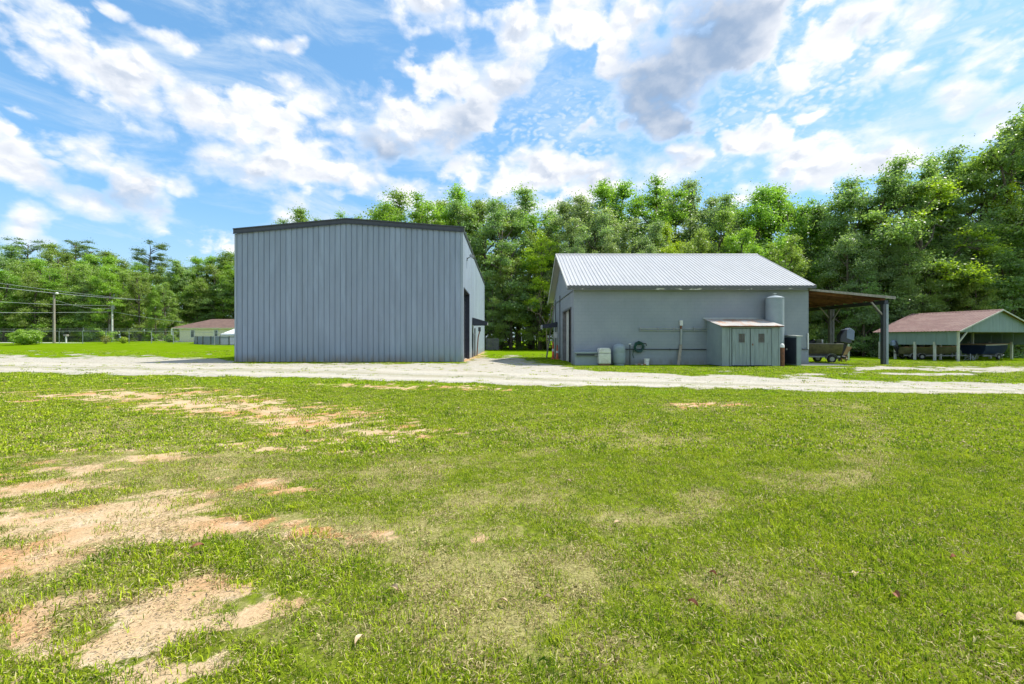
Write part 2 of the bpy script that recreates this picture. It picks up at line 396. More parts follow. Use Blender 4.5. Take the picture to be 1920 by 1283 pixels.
def mat_gravel():
    m, t, out = material('crushed_pale_gravel'); co = t.node('ShaderNodeNewGeometry').outputs['Position']
    v = t.voro(co, 26., 'Color'); vb = t.sep(v)[0]
    n = t.noise(co, 2.2, 6, .7); n2 = t.noise(t.scalev(co, (.35, 1.2, 1)), 1.2, 5, .65); n3 = t.noise(co, 12., 4, .75)
    c = t.mix(vb, (.30, .275, .225), (.58, .545, .46))
    c = t.mix(t.ramp(n2, .45, .72), c, (.44, .38, .28))
    n6 = t.noise(t.scalev(co, (.9, 3.2, 1)), 2.6, 5, .7); c = t.mix(t.math('MULTIPLY', t.ramp(n6, .52, .70), .42), c, (.20, .18, .14))
    rut = t.attr('rut'); c = t.mix(t.ramp(rut, .2, 1., 0, .55), c, (.53, .49, .40)); c = t.mix(t.ramp(rut, -.1, -.9, 0, .45), c, (.27, .27, .14))
    gr = t.ramp(t.math('ADD', t.math('MULTIPLY', t.attr('edge'), -.22), t.math('ADD', n, t.math('MULTIPLY', n3, .55))), .74, .92)
    c = t.mix(t.math('MULTIPLY', gr, .85), c, (.16, .20, .03))
    bsdf(t, out, c, .95, 0, .0, bump(t, t.math('ADD', t.voro(co, 26.), t.noise(co, 6., 4, .6)), .9, .03)); return m
def mat_grass():
    m, t, out = material('grass_blade'); k = t.attr('tint'); d = t.attr('dead'); r_ = t.node('ShaderNodeObjectInfo').outputs['Random']
    g = t.mix(k, (.055, .12, .006), (.45, .61, .02)); g = t.mix(t.math('MULTIPLY', t.math('MULTIPLY', r_, r_), .75), g, (.54, .60, .03)); g = t.mix(t.ramp(r_, .35, .0, 0, .55), g, (.07, .16, .008))
    s = t.mix(k, (.22, .165, .07), (.78, .68, .34))
    c = t.mix(d, g, s)
    p = t.node('ShaderNodeBsdfPrincipled'); t.put(p.inputs['Base Color'], c); p.inputs['Roughness'].default_value = .6; p.inputs['Specular IOR Level'].default_value = .12
    tr = t.node('ShaderNodeBsdfTranslucent'); t.put(tr.inputs[0], c); mx = t.node('ShaderNodeMixShader'); mx.inputs[0].default_value = .35
    t.l.new(p.outputs[0], mx.inputs[1]); t.l.new(tr.outputs[0], mx.inputs[2]); t.l.new(mx.outputs[0], out.inputs[0]); return m
def mat_leaf(name, dark, light, gloss=.5, tr_w=.38):
    m, t, out = material(name); k = t.attr('tint'); oi = t.node('ShaderNodeObjectInfo')
    c = t.mix(k, dark, light); c = t.mix(1., c, oi.outputs['Color'], 'MULTIPLY')
    p = t.node('ShaderNodeBsdfPrincipled'); t.put(p.inputs['Base Color'], c); p.inputs['Roughness'].default_value = .42; p.inputs['Specular IOR Level'].default_value = gloss
    tr = t.node('ShaderNodeBsdfTranslucent'); t.put(tr.inputs[0], t.mix(1., c, (1.1, 1.25, .6), 'MULTIPLY')); mx = t.node('ShaderNodeMixShader'); mx.inputs[0].default_value = tr_w
    t.l.new(p.outputs[0], mx.inputs[1]); t.l.new(tr.outputs[0], mx.inputs[2]); t.l.new(mx.outputs[0], out.inputs[0]); return m
def mat_plain(name, c, rough=.6, metal=0, var=.15, scale=3., spec=.4, bumps=0, stretch=(1,1,1), dirt=None, dirt_amt=.4, obj=True):
    m, t, out = material(name); co = t.node('ShaderNodeNewGeometry').outputs['Position']
    cc = t.scalev(co, stretch); n = t.noise(cc, scale, 6, .65)
    lo = tuple(x*(1-var) for x in c); hi = tuple(min(1, x*(1+var)) for x in c)
    col = t.mix(t.ramp(n, .3, .7), lo, hi)
    if dirt: col = t.mix(t.math('MULTIPLY', t.ramp(t.noise(cc, scale*.6, 6, .7, .3), .5, .72), dirt_amt), col, dirt)
    nm = bump(t, t.noise(cc, scale*6, 4, .6), bumps, .01) if bumps else None
    bsdf(t, out, col, rough, metal, spec, nm); return m
def mat_block():
    m, t, out = material('painted_block_wall'); co = t.node('ShaderNodeNewGeometry').outputs['Position']
    x, y, z = t.sep(co); u = t.math('ADD', x, y)
    b = t.node('ShaderNodeTexBrick'); t.put(b.inputs['Vector'], t.comb(u, z, 0.)); b.offset = .5
    b.inputs['Scale'].default_value = 1.; b.inputs['Brick Width'].default_value = .406; b.inputs['Row Height'].default_value = .203
    b.inputs['Mortar Size'].default_value = .009; b.inputs['Mortar Smooth'].default_value = .6
    n = t.noise(co, .6, 6, .62); n2 = t.noise(t.scalev(co, (1.4, 1.4, .35)), 2.2, 6, .7); n3 = t.noise(co, 40., 4, .6)
    c = t.mix(t.ramp(n, .35, .65), (.246, .278, .312), (.280, .312, .340))
    c = t.mix(t.math('MULTIPLY', t.ramp(n2, .48, .72), .22), c, (.20, .24, .25))
    lowz = t.ramp(z, .55, .05)
    c = t.mix(t.math('MULTIPLY', lowz, t.ramp(n2, .3, .7)), c, (.20, .19, .16))
    c = t.mix(t.math('MULTIPLY', b.outputs['Fac'], .35), c, (.16, .19, .20))
    h = t.math('SUBTRACT', t.math('MULTIPLY', n3, .25), b.outputs['Fac'])
    bsdf(t, out, c, .75, 0, .25, bump(t, h, .45, .008)); return m
def mat_metalwall(name, c, streak=.12, rough=.45):
    m, t, out = material(name); co = t.node('ShaderNodeNewGeometry').outputs['Position']; r_ = t.node('ShaderNodeObjectInfo').outputs['Random']
    n = t.noise(t.scalev(co, (2.5, 2.5, .35)), 1.0, 5, .6); n2 = t.noise(co, .35, 4, .5); n3 = t.noise(t.scalev(co, (9, 9, .5)), 1., 5, .7)
    n4 = t.noise(t.scalev(co, (1, 1, .7)), 2.4, 6, .7)
    lo = tuple(x*(1-streak) for x in c); hi = tuple(x*(1+streak) for x in c)
    col = t.mix(t.ramp(n, .3, .7), lo, hi)
    col = t.mix(t.math('MULTIPLY', r_, .6), col, tuple(x*.84 for x in c))
    col = t.mix(t.math('MULTIPLY', t.ramp(n3, .58, .8), .20), col, tuple(min(1, x*1.35) for x in c))
    col = t.mix(t.math('MULTIPLY', t.ramp(n4, .52, .75), .25), col, tuple(x*.75 for x in c))
    z = t.sep(co)[2]
    col = t.mix(t.math('MULTIPLY', t.ramp(z, .7, .0), t.ramp(n, .3, .7)), col, (.22, .19, .15))
    bsdf(t, out, col, t.ramp(n2, .3, .7, rough-.08, rough+.12), 0.0, .45, bump(t, n2, .15, .05)); return m
def mat_rust(name, a, b, c, scale=2.2, stretch=(1, 1, 1), rough=.75, lo=.42, hi=.6):
    m, t, out = material(name); co = t.node('ShaderNodeNewGeometry').outputs['Position']; cc = t.scalev(co, stretch)
    n = t.noise(cc, scale, 8, .7, .4); n2 = t.noise(cc, scale*5, 6, .7)
    col = t.mix(t.ramp(n, lo, hi), a, b); col = t.mix(t.ramp(n2, .45, .75), col, c)
    bsdf(t, out, col, rough, 0, .3, bump(t, n2, .3, .01)); return m
M = dict(
    ground=mat_ground(), gravel=mat_gravel(), grass=mat_grass(),
    leaf=mat_leaf('broad_leaves', (.135, .205, .075), (.30, .39, .095), .7, .5),
    needle=mat_leaf('pine_needles', (.07, .115, .045), (.18, .25, .08), .3, .42),
    bark=mat_plain('bark', (.13, .105, .08), .9, var=.45, scale=5., bumps=.6, stretch=(1, 1, .25)),
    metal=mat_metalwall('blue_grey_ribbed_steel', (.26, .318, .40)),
    metal_side=mat_metalwall('blue_grey_ribbed_steel_lit', (.30, .365, .43), .06),  # same paint as the front, sunlight on the side wall put into a lighter colour
    trim=mat_plain('charcoal_trim', (.045, .052, .062), .4, var=.15, spec=.5),
    corner=mat_metalwall('corner_trim', (.30, .36, .41), .06),
    dark=mat_plain('dark_opening', (.012, .012, .014), .8),
    navy=mat_plain('dark_slate_paint', (.035, .042, .06), .5, var=.2),
    block=mat_block(),
    roofw=mat_rust('white_ribbed_roof', (.455, .45, .445), (.42, .415, .41), (.48, .475, .47), 1.2, (1, .3, .3), .38, .4, .65),
    fascia=mat_rust('grey_fascia_with_peeling_paint', (.11, .115, .125), (.12, .125, .13), (.22, .22, .21), 2.5, (1, 1, 4), .7),
    peel=mat_rust('peeling_white_gutter', (.14, .145, .15), (.62, .61, .57), (.2, .2, .2), 1.0, (1.2, 1, 3), .7, .56, .6),
    paint=mat_plain('painted_grey_wood', (.25, .295, .31), .65, var=.12, scale=2, stretch=(5, 5, .5), bumps=.2, dirt=(.14, .17, .17), dirt_amt=.35),
    paint2=mat_plain('painted_grey_steel', (.25, .30, .33), .5, var=.08, scale=1.5, dirt=(.17, .20, .21), dirt_amt=.3),
    groove=mat_plain('dark_joint', (.05, .06, .065), .9),
    rustroof=mat_rust('rusty_tin', (.50, .47, .43), (.46, .26, .16), (.56, .52, .47), .9, (1.5, 1, 1), .7, .46, .60),
    rust=mat_rust('rusted_steel', (.17, .075, .05), (.26, .11, .06), (.11, .06, .05), 3.),
    rustwood=mat_rust('rusty_brown_soffit', (.10, .042, .024), (.19, .088, .042), (.05, .024, .016), 1.1, (.5, 3.5, 1), .85),
    white=mat_plain('white_paint', (.74, .74, .72), .5, var=.06, dirt=(.5, .47, .4), dirt_amt=.4),
    dirtywhite=mat_plain('dirty_white_plastic', (.60, .60, .56), .5, var=.1, scale=4, dirt=(.36, .30, .22), dirt_amt=.5),
    rustbase=mat_plain('red_brown_band', (.22, .12, .08), .8, var=.3),
    hose=mat_plain('green_hose', (.015, .07, .055), .4, var=.2),
    pipe=mat_plain('galvanised_pipe', (.36, .39, .39), .4, metal=.3, var=.1),
    grey=mat_plain('grey_metal', (.30, .31, .32), .5, metal=.2, var=.1),
    pole=mat_plain('weathered_pole_wood', (.30, .265, .215), .9, var=.25, scale=4, stretch=(3, 3, .3)),
    greywood=mat_plain('weathered_grey_wood', (.27, .25, .22), .9, var=.3, scale=4, stretch=(3, 3, .4)),
    barnwall=mat_metalwall('faded_green_tin', (.20, .26, .275), .10, .55),
    barnroof=mat_rust('faded_red_tin_roof', (.185, .098, .088), (.235, .145, .125), (.13, .07, .06), 1.0, (1, .4, 1), .6),
    barnpost=mat_plain('pale_weathered_post', (.50, .49, .44), .8, var=.15, scale=3, stretch=(2, 2, .5), dirt=(.28, .24, .18)),
    concrete=mat_plain('pale_concrete', (.50, .45, .38), .9, var=.15, scale=2.5, bumps=.3),
    tyre=mat_plain('tyre_rubber', (.018, .018, .018), .8, var=.2),
    rim=mat_plain('wheel_rim', (.32, .32, .31), .45, metal=.4),
    olive=mat_plain('olive_hull', (.13, .115, .06), .5, var=.25, scale=2, dirt=(.07, .06, .035)),
    camo=mat_rust('camouflage_hull', (.14, .125, .055), (.075, .07, .035), (.17, .14, .07), 1.6, (1, 1, 1), .6),
    cowl=mat_plain('outboard_cowling', (.035, .04, .065), .35, var=.1, spec=.6),
    cowl2=mat_plain('outboard_silver', (.20, .25, .40), .3, var=.1, spec=.6),
    black=mat_plain('black_plastic', (.015, .016, .018), .5),
    tan=mat_plain('tan_plywood', (.34, .20, .11), .8, var=.2, dirt=(.2, .1, .06)),
    blue=mat_plain('dark_blue_hull', (.018, .03, .075), .7, var=.15, spec=.15),
    tarp=mat_plain('tan_cover', (.36, .24, .17), .8, var=.15),
    orange=mat_plain('faded_orange_plastic', (.62, .15, .07), .6, var=.12),
    siding=mat_plain('cream_siding', (.74, .69, .52), .7, var=.04, dirt=(.60, .57, .43), dirt_amt=.3),
    shingle=mat_rust('brown_red_shingles', (.165, .105, .085), (.125, .078, .065), (.21, .14, .115), 1.4, (1, 1, 1), .9),
    glass=mat_plain('dark_window_glass', (.07, .085, .09), .15, var=.1, spec=.7),
    pool=mat_plain('blue_grey_pool_panel', (.20, .235, .32), .45, var=.08),
    water=mat_plain('pool_water', (.10, .28, .34), .1, spec=.6),
    road=mat_plain('pale_far_road', (.52, .50, .45), .95, var=.1, scale=1.),
    leafbrown=mat_plain('dead_leaf_brown', (.26, .10, .045), .7, var=.3, scale=30),
    leaftan=mat_plain('dead_leaf_tan', (.50, .37, .22), .7, var=.3, scale=30),
    weathered=mat_plain('weathered_boards', (.16, .155, .16), .9, var=.25, scale=3),
)

# ------------------------------------------------------------------ ground
def axis(fine0, fine1, step, lo, hi, grow=1.09, cap=14.):
    a = list(np.arange(fine0, fine1+1e-6, step)); s = step; v = a[-1]
    while v < hi: s = min(s*grow, cap if v > 110 else 1.2); v += s; a.append(v)
    s = step; v = a[0]; b = []
    while v > lo: s = min(s*grow, cap if v < -110 else 1.2); v -= s; b.append(v)
    return np.array(b[::-1]+a)
def grid(xs, ys, zf):
    Xg, Yg = np.meshgrid(xs, ys); Zg = zf(Xg, Yg)
    V = np.stack([Xg.ravel(), Yg.ravel(), Zg.ravel()], 1); nx, ny = len(xs), len(ys)
    i = np.arange(ny-1)[:, None]*nx+np.arange(nx-1)[None, :]
    F = np.stack([i, i+1, i+nx+1, i+nx], -1).reshape(-1, 4)
    return V, F
xs = axis(-9, 7, .06, -900, 900); ys = axis(1.6, 10.5, .06, -300, 1400)
V, F = grid(xs, ys, gz)
near = (V[:, 1] > .5) & (V[:, 1] < 70)
sandv = np.full(len(V), -2.); sandv[near] = sand_mask(V[near, 0], V[near, 1])
dryv = np.full(len(V), .2); dryv[near] = dry_mask(V[near, 0], V[near, 1])
pxv, pyv = to_px(V[:, 0], V[:, 1])
lo_e = np.interp(pxv, [-600, 0, 500, 960, 1400, 1920, 2500], [694, 700, 708, 722, 731, 742, 752])
lushv = np.clip(sst(lo_e+24, lo_e+2, pyv), 0, 1); dryv = np.where(pyv < lo_e, .1, dryv)
# bare ground along the metal wall
bare = (V[:, 1] > 31) & (V[:, 1] < 66) & (V[:, 0] > -3.2) & (V[:, 0] < .6)
sandv = np.where(bare, np.maximum(sandv, 1.0-(V[:, 0]+3.0)*.9+fbm(V[:, 0]*1.5, V[:, 1]*.6, 77)*1.6-.9-np.clip((V[:, 1]-44)*.05, 0, 2)), sandv)
V[:, 2] += np.where((V[:, 1] > .8) & (V[:, 1] < 14) & (np.abs(V[:, 0]) < 14), (fbm(V[:, 0]*2.5, V[:, 1]*2.5, 41)-.5)*.035-np.clip(sandv, 0, 1)*.008, 0)
me = np_mesh('ground', V, F, M['ground'], dict(sand=('POINT', sandv), dry=('POINT', dryv), lush=('POINT', lushv)), smooth=True)
ground = bpy.data.objects.new('ground', me); COL.objects.link(ground); props(ground, kind='structure')

# gravel drive: a thin sheet with a ragged outline
def rut_map(x, y):
    px, py = to_px(x, y); lo = np.interp(px, [-600, 0, 500, 960, 1400, 1920, 2500], [694, 700, 708, 722, 731, 742, 752]); w = np.interp(px, [0, 900, 1400, 1920], [30, 32, 20, 18]); f = (lo-py)/w+(fbm(x*.3, y*.3, 8)-.5)*.25
    return np.exp(-((f-.22)/.09)**2)+np.exp(-((f-.58)/.09)**2)-.9*np.exp(-((f-.40)/.07)**2)
def cellsheet(name, mat, maskf, x0, x1, y0, y1, sx, sy, lift):
    xs = np.arange(x0, x1, sx); ys = np.arange(y0, y1, sy)
    V, F = grid(xs, ys, lambda a, b: gz(a, b)+lift)
    mk = maskf(V[:, 0], V[:, 1]); keep = mk[F].mean(1) > 0
    F = F[keep]; used = np.unique(F); remap = np.zeros(len(V), np.int64); remap[used] = np.arange(len(used))
    V2 = V[used].copy(); j = rng.uniform(-.35, .35, (len(V2), 2)); V2[:, 0] += j[:, 0]*sx; V2[:, 1] += j[:, 1]*sy
    me = np_mesh(name, V2, remap[F], mat, dict(edge=('POINT', np.clip(mk[used], 0, 1.5)), rut=('POINT', rut_map(V2[:, 0], V2[:, 1]))), smooth=True)
    o = bpy.data.objects.new(name, me); COL.objects.link(o); return props(o, kind='structure')
cellsheet('gravel_driveway', M['gravel'], gravel_mask, -60, 44, 9.5, 62, .2, .14, .012)

# ------------------------------------------------------------------ grass
def clump(seed, n, h, w, rad, dead, lean=.7):
    r_ = np.random.default_rng(seed); V = []; F = []; T = []; D = []
    for i in range(n):
        a = r_.uniform(0, 2*PI); q = rad*math.sqrt(r_.uniform()); x, y = q*math.cos(a), q*math.sin(a)
        hh = h*r_.uniform(.45, 1.25); L = hh*r_.uniform(.3, 1)*lean*1.5; b = r_.uniform(0, 2*PI); dx, dy = math.cos(b), math.sin(b)
        ww = w*r_.uniform(.7, 1.4)/2; c = b+PI/2+r_.uniform(-.6, .6); wx, wy = math.cos(c)*ww, math.sin(c)*ww; k = len(V)
        isd = r_.uniform() < dead
        if isd: hh *= .45; L *= 1.5
        V += [(x-wx, y-wy, -.01), (x+wx, y+wy, -.01), (x+dx*L*.35+wx*.8, y+dy*L*.35+wy*.8, hh*.6), (x+dx*L*.35-wx*.8, y+dy*L*.35-wy*.8, hh*.6),
              (x+dx*L+wx*.15, y+dy*L+wy*.15, hh*r_.uniform(.75, 1)), (x+dx*L-wx*.15, y+dy*L-wy*.15, hh*r_.uniform(.75, 1))]
        F += [(k, k+1, k+2, k+3), (k+3, k+2, k+4, k+5)]; tt = r_.beta(.55, .6); T += [tt, tt]; D += [float(isd)]*2
    me = np_mesh('grass_clump', np.array(V), np.array(F), M['grass'], dict(tint=('FACE', T), dead=('FACE', D)))
    return bpy.data.objects.new('grass_clump', me)
gcol = bpy.data.collections.new('grass_clumps')
kinds = []
for i in range(5): kinds.append(clump(10+i, 46, .032, .0042, .10, .20))      # 0-4 green, near
for i in range(5): kinds.append(clump(20+i, 46, .026, .0040, .11, .62))      # 5-9 mixed
for i in range(3): kinds.append(clump(30+i, 40, .048, .0040, .08, .12, .8))  # 10-12 coarse tufts
for i in range(3): kinds.append(clump(40+i, 38, .026, .0130, .13, .22))      # 13-15 far green
for i in range(3): kinds.append(clump(50+i, 38, .020, .0130, .13, .55))      # 16-18 far mixed
def litter(seed, n, rad):
    r_ = np.random.default_rng(seed); V = []; F = []; T = []; D = []
    for i in range(n):
        a = r_.uniform(0, 2*PI); q = rad*math.sqrt(r_.uniform()); x, y = q*math.cos(a), q*math.sin(a); b = r_.uniform(0, 2*PI); L = r_.uniform(.003, .013); w = r_.uniform(.0008, .0022); z = r_.uniform(.001, .008); k = len(V)
        ux, uy = math.cos(b)*L, math.sin(b)*L; wx, wy = -math.sin(b)*w, math.cos(b)*w; dz = r_.uniform(-.006, .006)
        V += [(x-ux-wx, y-uy-wy, z), (x+ux-wx, y+uy-wy, z+dz), (x+ux+wx, y+uy+wy, z+dz+.002), (x-ux+wx, y-uy+wy, z+.002)]; F.append((k, k+1, k+2, k+3)); T.append(r_.beta(.6, 1.1)); D.append(1.)
    return bpy.data.objects.new('grass_clump', np_mesh('grass_clump', np.array(V), np.array(F), M['grass'], dict(tint=('FACE', T), dead=('FACE', D))))
for i in range(3): kinds.append(litter(60+i, 90, .14))       # 19-21 dry litter
for i, o in enumerate(kinds): o.name = 'grass_clump_%02d' % i; gcol.objects.link(o)
def scatter(y0, y1, dens, wid=1.25):
    A = wid*(y1**2-y0**2); n = int(A*dens); y = np.sqrt(rng.uniform(y0**2, y1**2, n)); x = rng.uniform(-wid, wid, n)*y; return x, y
PX, PY, PI_, PS = [], [], [], []
for (y0, y1, dens, far) in [(1.4, 3.2, 300, 0), (3.2, 6, 230, 0), (6, 9.5, 135, 1), (9.5, 15, 75, 1), (15, 30, 18, 1), (30, 48, 2.5, 1)]:
    x, y = scatter(y0, y1, dens); px, py = to_px(x, y)
    sm = sand_mask(x, y); dm = dry_mask(x, y); gm = gravel_mask(x, y); lo_ = np.interp(px, [-600, 0, 500, 960, 1400, 1920, 2500], [694, 700, 708, 722, 731, 742, 752])
    u = rng.uniform(size=len(x))
    pden = np.clip(1-sst(-.3, .6, sm)*.85, .14, 1)*np.where(gm > .1, .05, 1)*np.where(y < 12, .80+.2*fbm(x*4, y*4, 91), 1)
    # clear under the buildings
    inb = ((x > -18.8) & (x < -2.9) & (y > 30.9)) | ((x > 4) & (x < 18.6) & (y > 25.6)) | ((x > 17) & (x < 20.6) & (y > 26.2) & (y < 31))
    keep = (u < pden) & ~inb & (y > 1.3); x, y, dm, sm, py, lo_ = x[keep], y[keep], dm[keep], sm[keep], py[keep], lo_[keep]
    dm = np.where(py < lo_+14, dm*.2, dm)
    v = rng.uniform(size=len(x)); w = rng.uniform(size=len(x)); k = len(x)
    tuft = (fbm(x*2.2, y*2.2, 55) > .60) | (sm > -.1)
    if not far:
        idx = np.where(v < np.clip(dm*1.2, .10, .80), rng.integers(5, 10, k), rng.integers(0, 5, k)); idx = np.where((w < .16) & tuft & (dm < .75), rng.integers(10, 13, k), idx)
    else: idx = np.where(v < np.clip(dm*1.15, .06, .78), rng.integers(16, 19, k), rng.integers(13, 16, k))
    if not far:
        lt = rng.uniform(size=k) < np.clip(.04+.75*sst(-.4, .5, sm)+.35*dm, 0, .8)*.75; idx = np.where(lt, rng.integers(19, 22, k), idx)
    PX.append(x); PY.append(y); PI_.append(idx); PS.append(rng.uniform(.6, 1.3, k)*(1+.45*(fbm(x*1.2, y*1.2, 66)-.5)*2)*(1.0 if y0 < 15 else 1.5))
PX, PY, PI_, PS = map(np.concatenate, (PX, PY, PI_, PS))
bump_z = np.where((PY > .8) & (PY < 14) & (np.abs(PX) < 14), (fbm(PX*2.5, PY*2.5, 41)-.5)*.035, 0)
gm_ = np_mesh('lawn_grass', np.stack([PX, PY, gz(PX, PY)+bump_z], 1), np.zeros((0, 4), np.int32), None)
a = gm_.attributes.new('idx', 'INT', 'POINT'); a.data.foreach_set('value', PI_.astype(np.int32))
a = gm_.attributes.new('siz', 'FLOAT', 'POINT'); a.data.foreach_set('value', PS.astype(np.float32))
a = gm_.attributes.new('rot', 'FLOAT_VECTOR', 'POINT')
rv = np.stack([rng.uniform(-.15, .15, len(PX)), rng.uniform(-.15, .15, len(PX)), rng.uniform(0, 6.28, len(PX))], 1); a.data.foreach_set('vector', rv.astype(np.float32).ravel())
lawn = bpy.data.objects.new('lawn_grass', gm_); COL.objects.link(lawn)
props(lawn, 'short mown lawn grass with straw coloured worn patches in front of the sheds', 'grass', kind='stuff')
ng = bpy.data.node_groups.new('scatter_grass', 'GeometryNodeTree')
ng.interface.new_socket('Geometry', in_out='INPUT', socket_type='NodeSocketGeometry'); ng.interface.new_socket('Geometry', in_out='OUTPUT', socket_type='NodeSocketGeometry')
gi = ng.nodes.new('NodeGroupInput'); go = ng.nodes.new('NodeGroupOutput'); iop = ng.nodes.new('GeometryNodeInstanceOnPoints')
ci = ng.nodes.new('GeometryNodeCollectionInfo'); ci.inputs[0].default_value = gcol; ci.inputs['Separate Children'].default_value = True; ci.inputs['Reset Children'].default_value = True
def na(nm, ty):
    n = ng.nodes.new('GeometryNodeInputNamedAttribute'); n.data_type = ty; n.inputs[0].default_value = nm; return next(o for o in n.outputs if o.enabled and o.name == 'Attribute')
ng.links.new(gi.outputs[0], iop.inputs['Points']); ng.links.new(ci.outputs[0], iop.inputs['Instance']); iop.inputs['Pick Instance'].default_value = True
ng.links.new(na('idx', 'INT'), iop.inputs['Instance Index']); ng.links.new(na('rot', 'FLOAT_VECTOR'), iop.inputs['Rotation']); ng.links.new(na('siz', 'FLOAT'), iop.inputs['Scale'])
ng.links.new(iop.outputs[0], go.inputs[0])
mod = lawn.modifiers.new('scatter', 'NODES'); mod.node_group = ng

# ------------------------------------------------------------------ trees
def leaves(C, S, N, size, asp, r_, tint):
    """rhombus leaves at C with normals N"""
    n = len(C); T = r_.normal(size=(n, 3)); U = np.cross(N, T); U /= np.linalg.norm(U, axis=1)[:, None]+1e-9; W = np.cross(N, U)
    s = (size*r_.uniform(.6, 1.35, n))[:, None]
    bend = N*s*.22
    V = np.stack([C-U*s, C-W*s*asp+bend, C+U*s, C+W*s*asp+bend], 1).reshape(-1, 3)
    F = np.arange(4*n).reshape(n, 4); return V, F, tint
def make_tree(kind, seed):
    r_ = np.random.default_rng(seed); rr = random.Random(seed); H = 20.; tb = MB(); lobes = []
    if kind == 'pine':
        top = Vector((rr.uniform(-.8, .8), rr.uniform(-.8, .8), H*.97)); pts = [Vector((0, 0, -.4)), Vector((top.x*.2, 0, H*.3)), Vector((top.x*.6, top.y*.4, H*.65)), top]
        tb.tube(pts, [.34, .27, .18, .05], 8)
        for i in range(38):
            h = rr.uniform(.62, .99); a = rr.uniform(0, 6.28); Rm = 3.1*(1-((h-.84)/.24)**2)**.5 if abs(h-.84) < .23 else .7
            L = Rm*rr.uniform(.45, 1); f = (h-.3)/.67; b = Vector((top.x*f, top.y*f, h*H)); e = b+Vector((math.cos(a)*L, math.sin(a)*L, rr.uniform(.1, .9)))
            tb.tube([b-Vector((0, 0, .5)), (b+e)/2-Vector((0, 0, .1)), e], [.08, .05, .02], 5)
            lobes.append((e+Vector((0, 0, rr.uniform(-.3, .6))), rr.uniform(.6, 1.15), .95)); lobes.append(((b+e*2)/3+Vector((rr.uniform(-.6, .6), rr.uniform(-.6, .6), .3)), rr.uniform(.6, .9), .5))
        nl, size, asp = 330, .12, .38
    else:
        P_ = dict(oak=(5.6, .14, .97, 17, 7, (.7, 1.5), 300, .125), poplar=(4.1, .12, .98, 19, 6, (.6, 1.3), 300, .12),
                  open=(5.8, .28, .97, 14, 6, (.6, 1.2), 290, .12), edge=(5.4, .02, .93, 20, 6, (.75, 1.4), 280, .12))[kind]
        Rc, h0, h1, nlimb, nsub, lr, nl, size = P_; asp = .55
        lean = Vector((rr.uniform(-1.2, 1.2), rr.uniform(-1.2, 1.2), 0))
        def axis_(h): return Vector((lean.x*h*h, lean.y*h*h, h*H))
        tb.tube([Vector((0, 0, -.4)), axis_(.15), axis_(.4), axis_(.65), axis_(.9)], [.42, .30, .23, .14, .04], 9)
        for i in range(nlimb):
            hh = h0+(h1-h0)*(i+rr.uniform(0, 1))/nlimb; f = (hh-h0)/(h1-h0)
            if kind == 'poplar': prof = math.sin(PI*min(1, (f*.82+.18)))**.6
            elif kind == 'edge': prof = (1-f*.95)**.45
            else: prof = math.sin(PI*min(1, f*.75+.22))**.7
            Rm = Rc*prof*rr.uniform(.65, 1.15); a = i*2.4+rr.uniform(-.5, .5)
            hs = max(.06, hh-.16*rr.uniform(.5, 1.1)); b = axis_(hs); e = axis_(hh)+Vector((math.cos(a)*Rm*.62, math.sin(a)*Rm*.62, 0))
            m_ = (b+e)/2+Vector((rr.uniform(-.4, .4), rr.uniform(-.4, .4), -.3)); tb.tube([b, m_, e], [.15*(1.1-hs*.6), .10, .05], 6)
            for j in range(nsub):
                a2 = a+rr.uniform(-1.1, 1.1); l2 = Rm*rr.uniform(.15, .48); e2 = e+Vector((math.cos(a2)*l2, math.sin(a2)*l2, rr.uniform(-1.5, 1.5)))
                tb.tube([e, (e+e2)/2+Vector((0, 0, .1)), e2], [.05, .035, .015], 5); lobes.append((e2, rr.uniform(*lr), rr.uniform(.8, 1.15)))
            lobes.append((e, rr.uniform(*lr), .75))
        lobes.append((axis_(h1)-Vector((0, 0, .5)), lr[0], .9))
    VV, FF, TT = [], [], []; k = 0
    for (c, r0, fl) in lobes:
        n = int(nl*(r0/1.2)**2); d = r_.normal(size=(n, 3)); d /= np.linalg.norm(d, axis=1)[:, None]
        d[:, 2] = np.where(d[:, 2] < -.25, -d[:, 2]*.6, d[:, 2]); q = r0*np.minimum(np.abs(r_.normal(.60, .36, n)), 1.35)
        q *= 1+.45*np.sin(d[:, 0]*4+seed)*np.sin(d[:, 1]*5+c[0])*np.sin(d[:, 2]*4+1)
        C = np.array(c)[None, :]+d*q[:, None]*np.array([1, 1, fl])[None, :]
        N = d*.5+r_.normal(size=(n, 3))*.75+np.array([0, -.0, .4]); N /= np.linalg.norm(N, axis=1)[:, None]
        tint = np.clip(r_.normal(.45+rr.uniform(-.16, .2), .2, n), 0, 1)
        V, F, T = leaves(C, None, N, size, asp, r_, tint); VV.append(V); FF.append(F+k); TT.append(T); k += len(V)
    cm = np_mesh('crown', np.concatenate(VV), np.concatenate(FF), M['needle' if kind == 'pine' else 'leaf'], dict(tint=('FACE', np.concatenate(TT))))
    tm = bpy.data.meshes.new('trunk'); tm.from_pydata(tb.v, [], tb.f); tm.polygons.foreach_set('use_smooth', [True]*len(tm.polygons)); tm.materials.append(M['bark'])
    return tm, cm
TV = {k: [make_tree(k, s) for s in ss] for k, ss in dict(oak=(101, 102, 103, 104), poplar=(201, 202, 203), open=(301, 302), edge=(401, 402, 403), pine=(501, 502)).items()}
TREES = []
DG, MG, BG, YG, GG = (1.3, 1.35, 1.6), (1.35, 1.3, 1.05), (1.32, 1.52, .7), (2.1, 1.9, .45), (1.45, 1.35, 2.1)   # leaf colours of the species
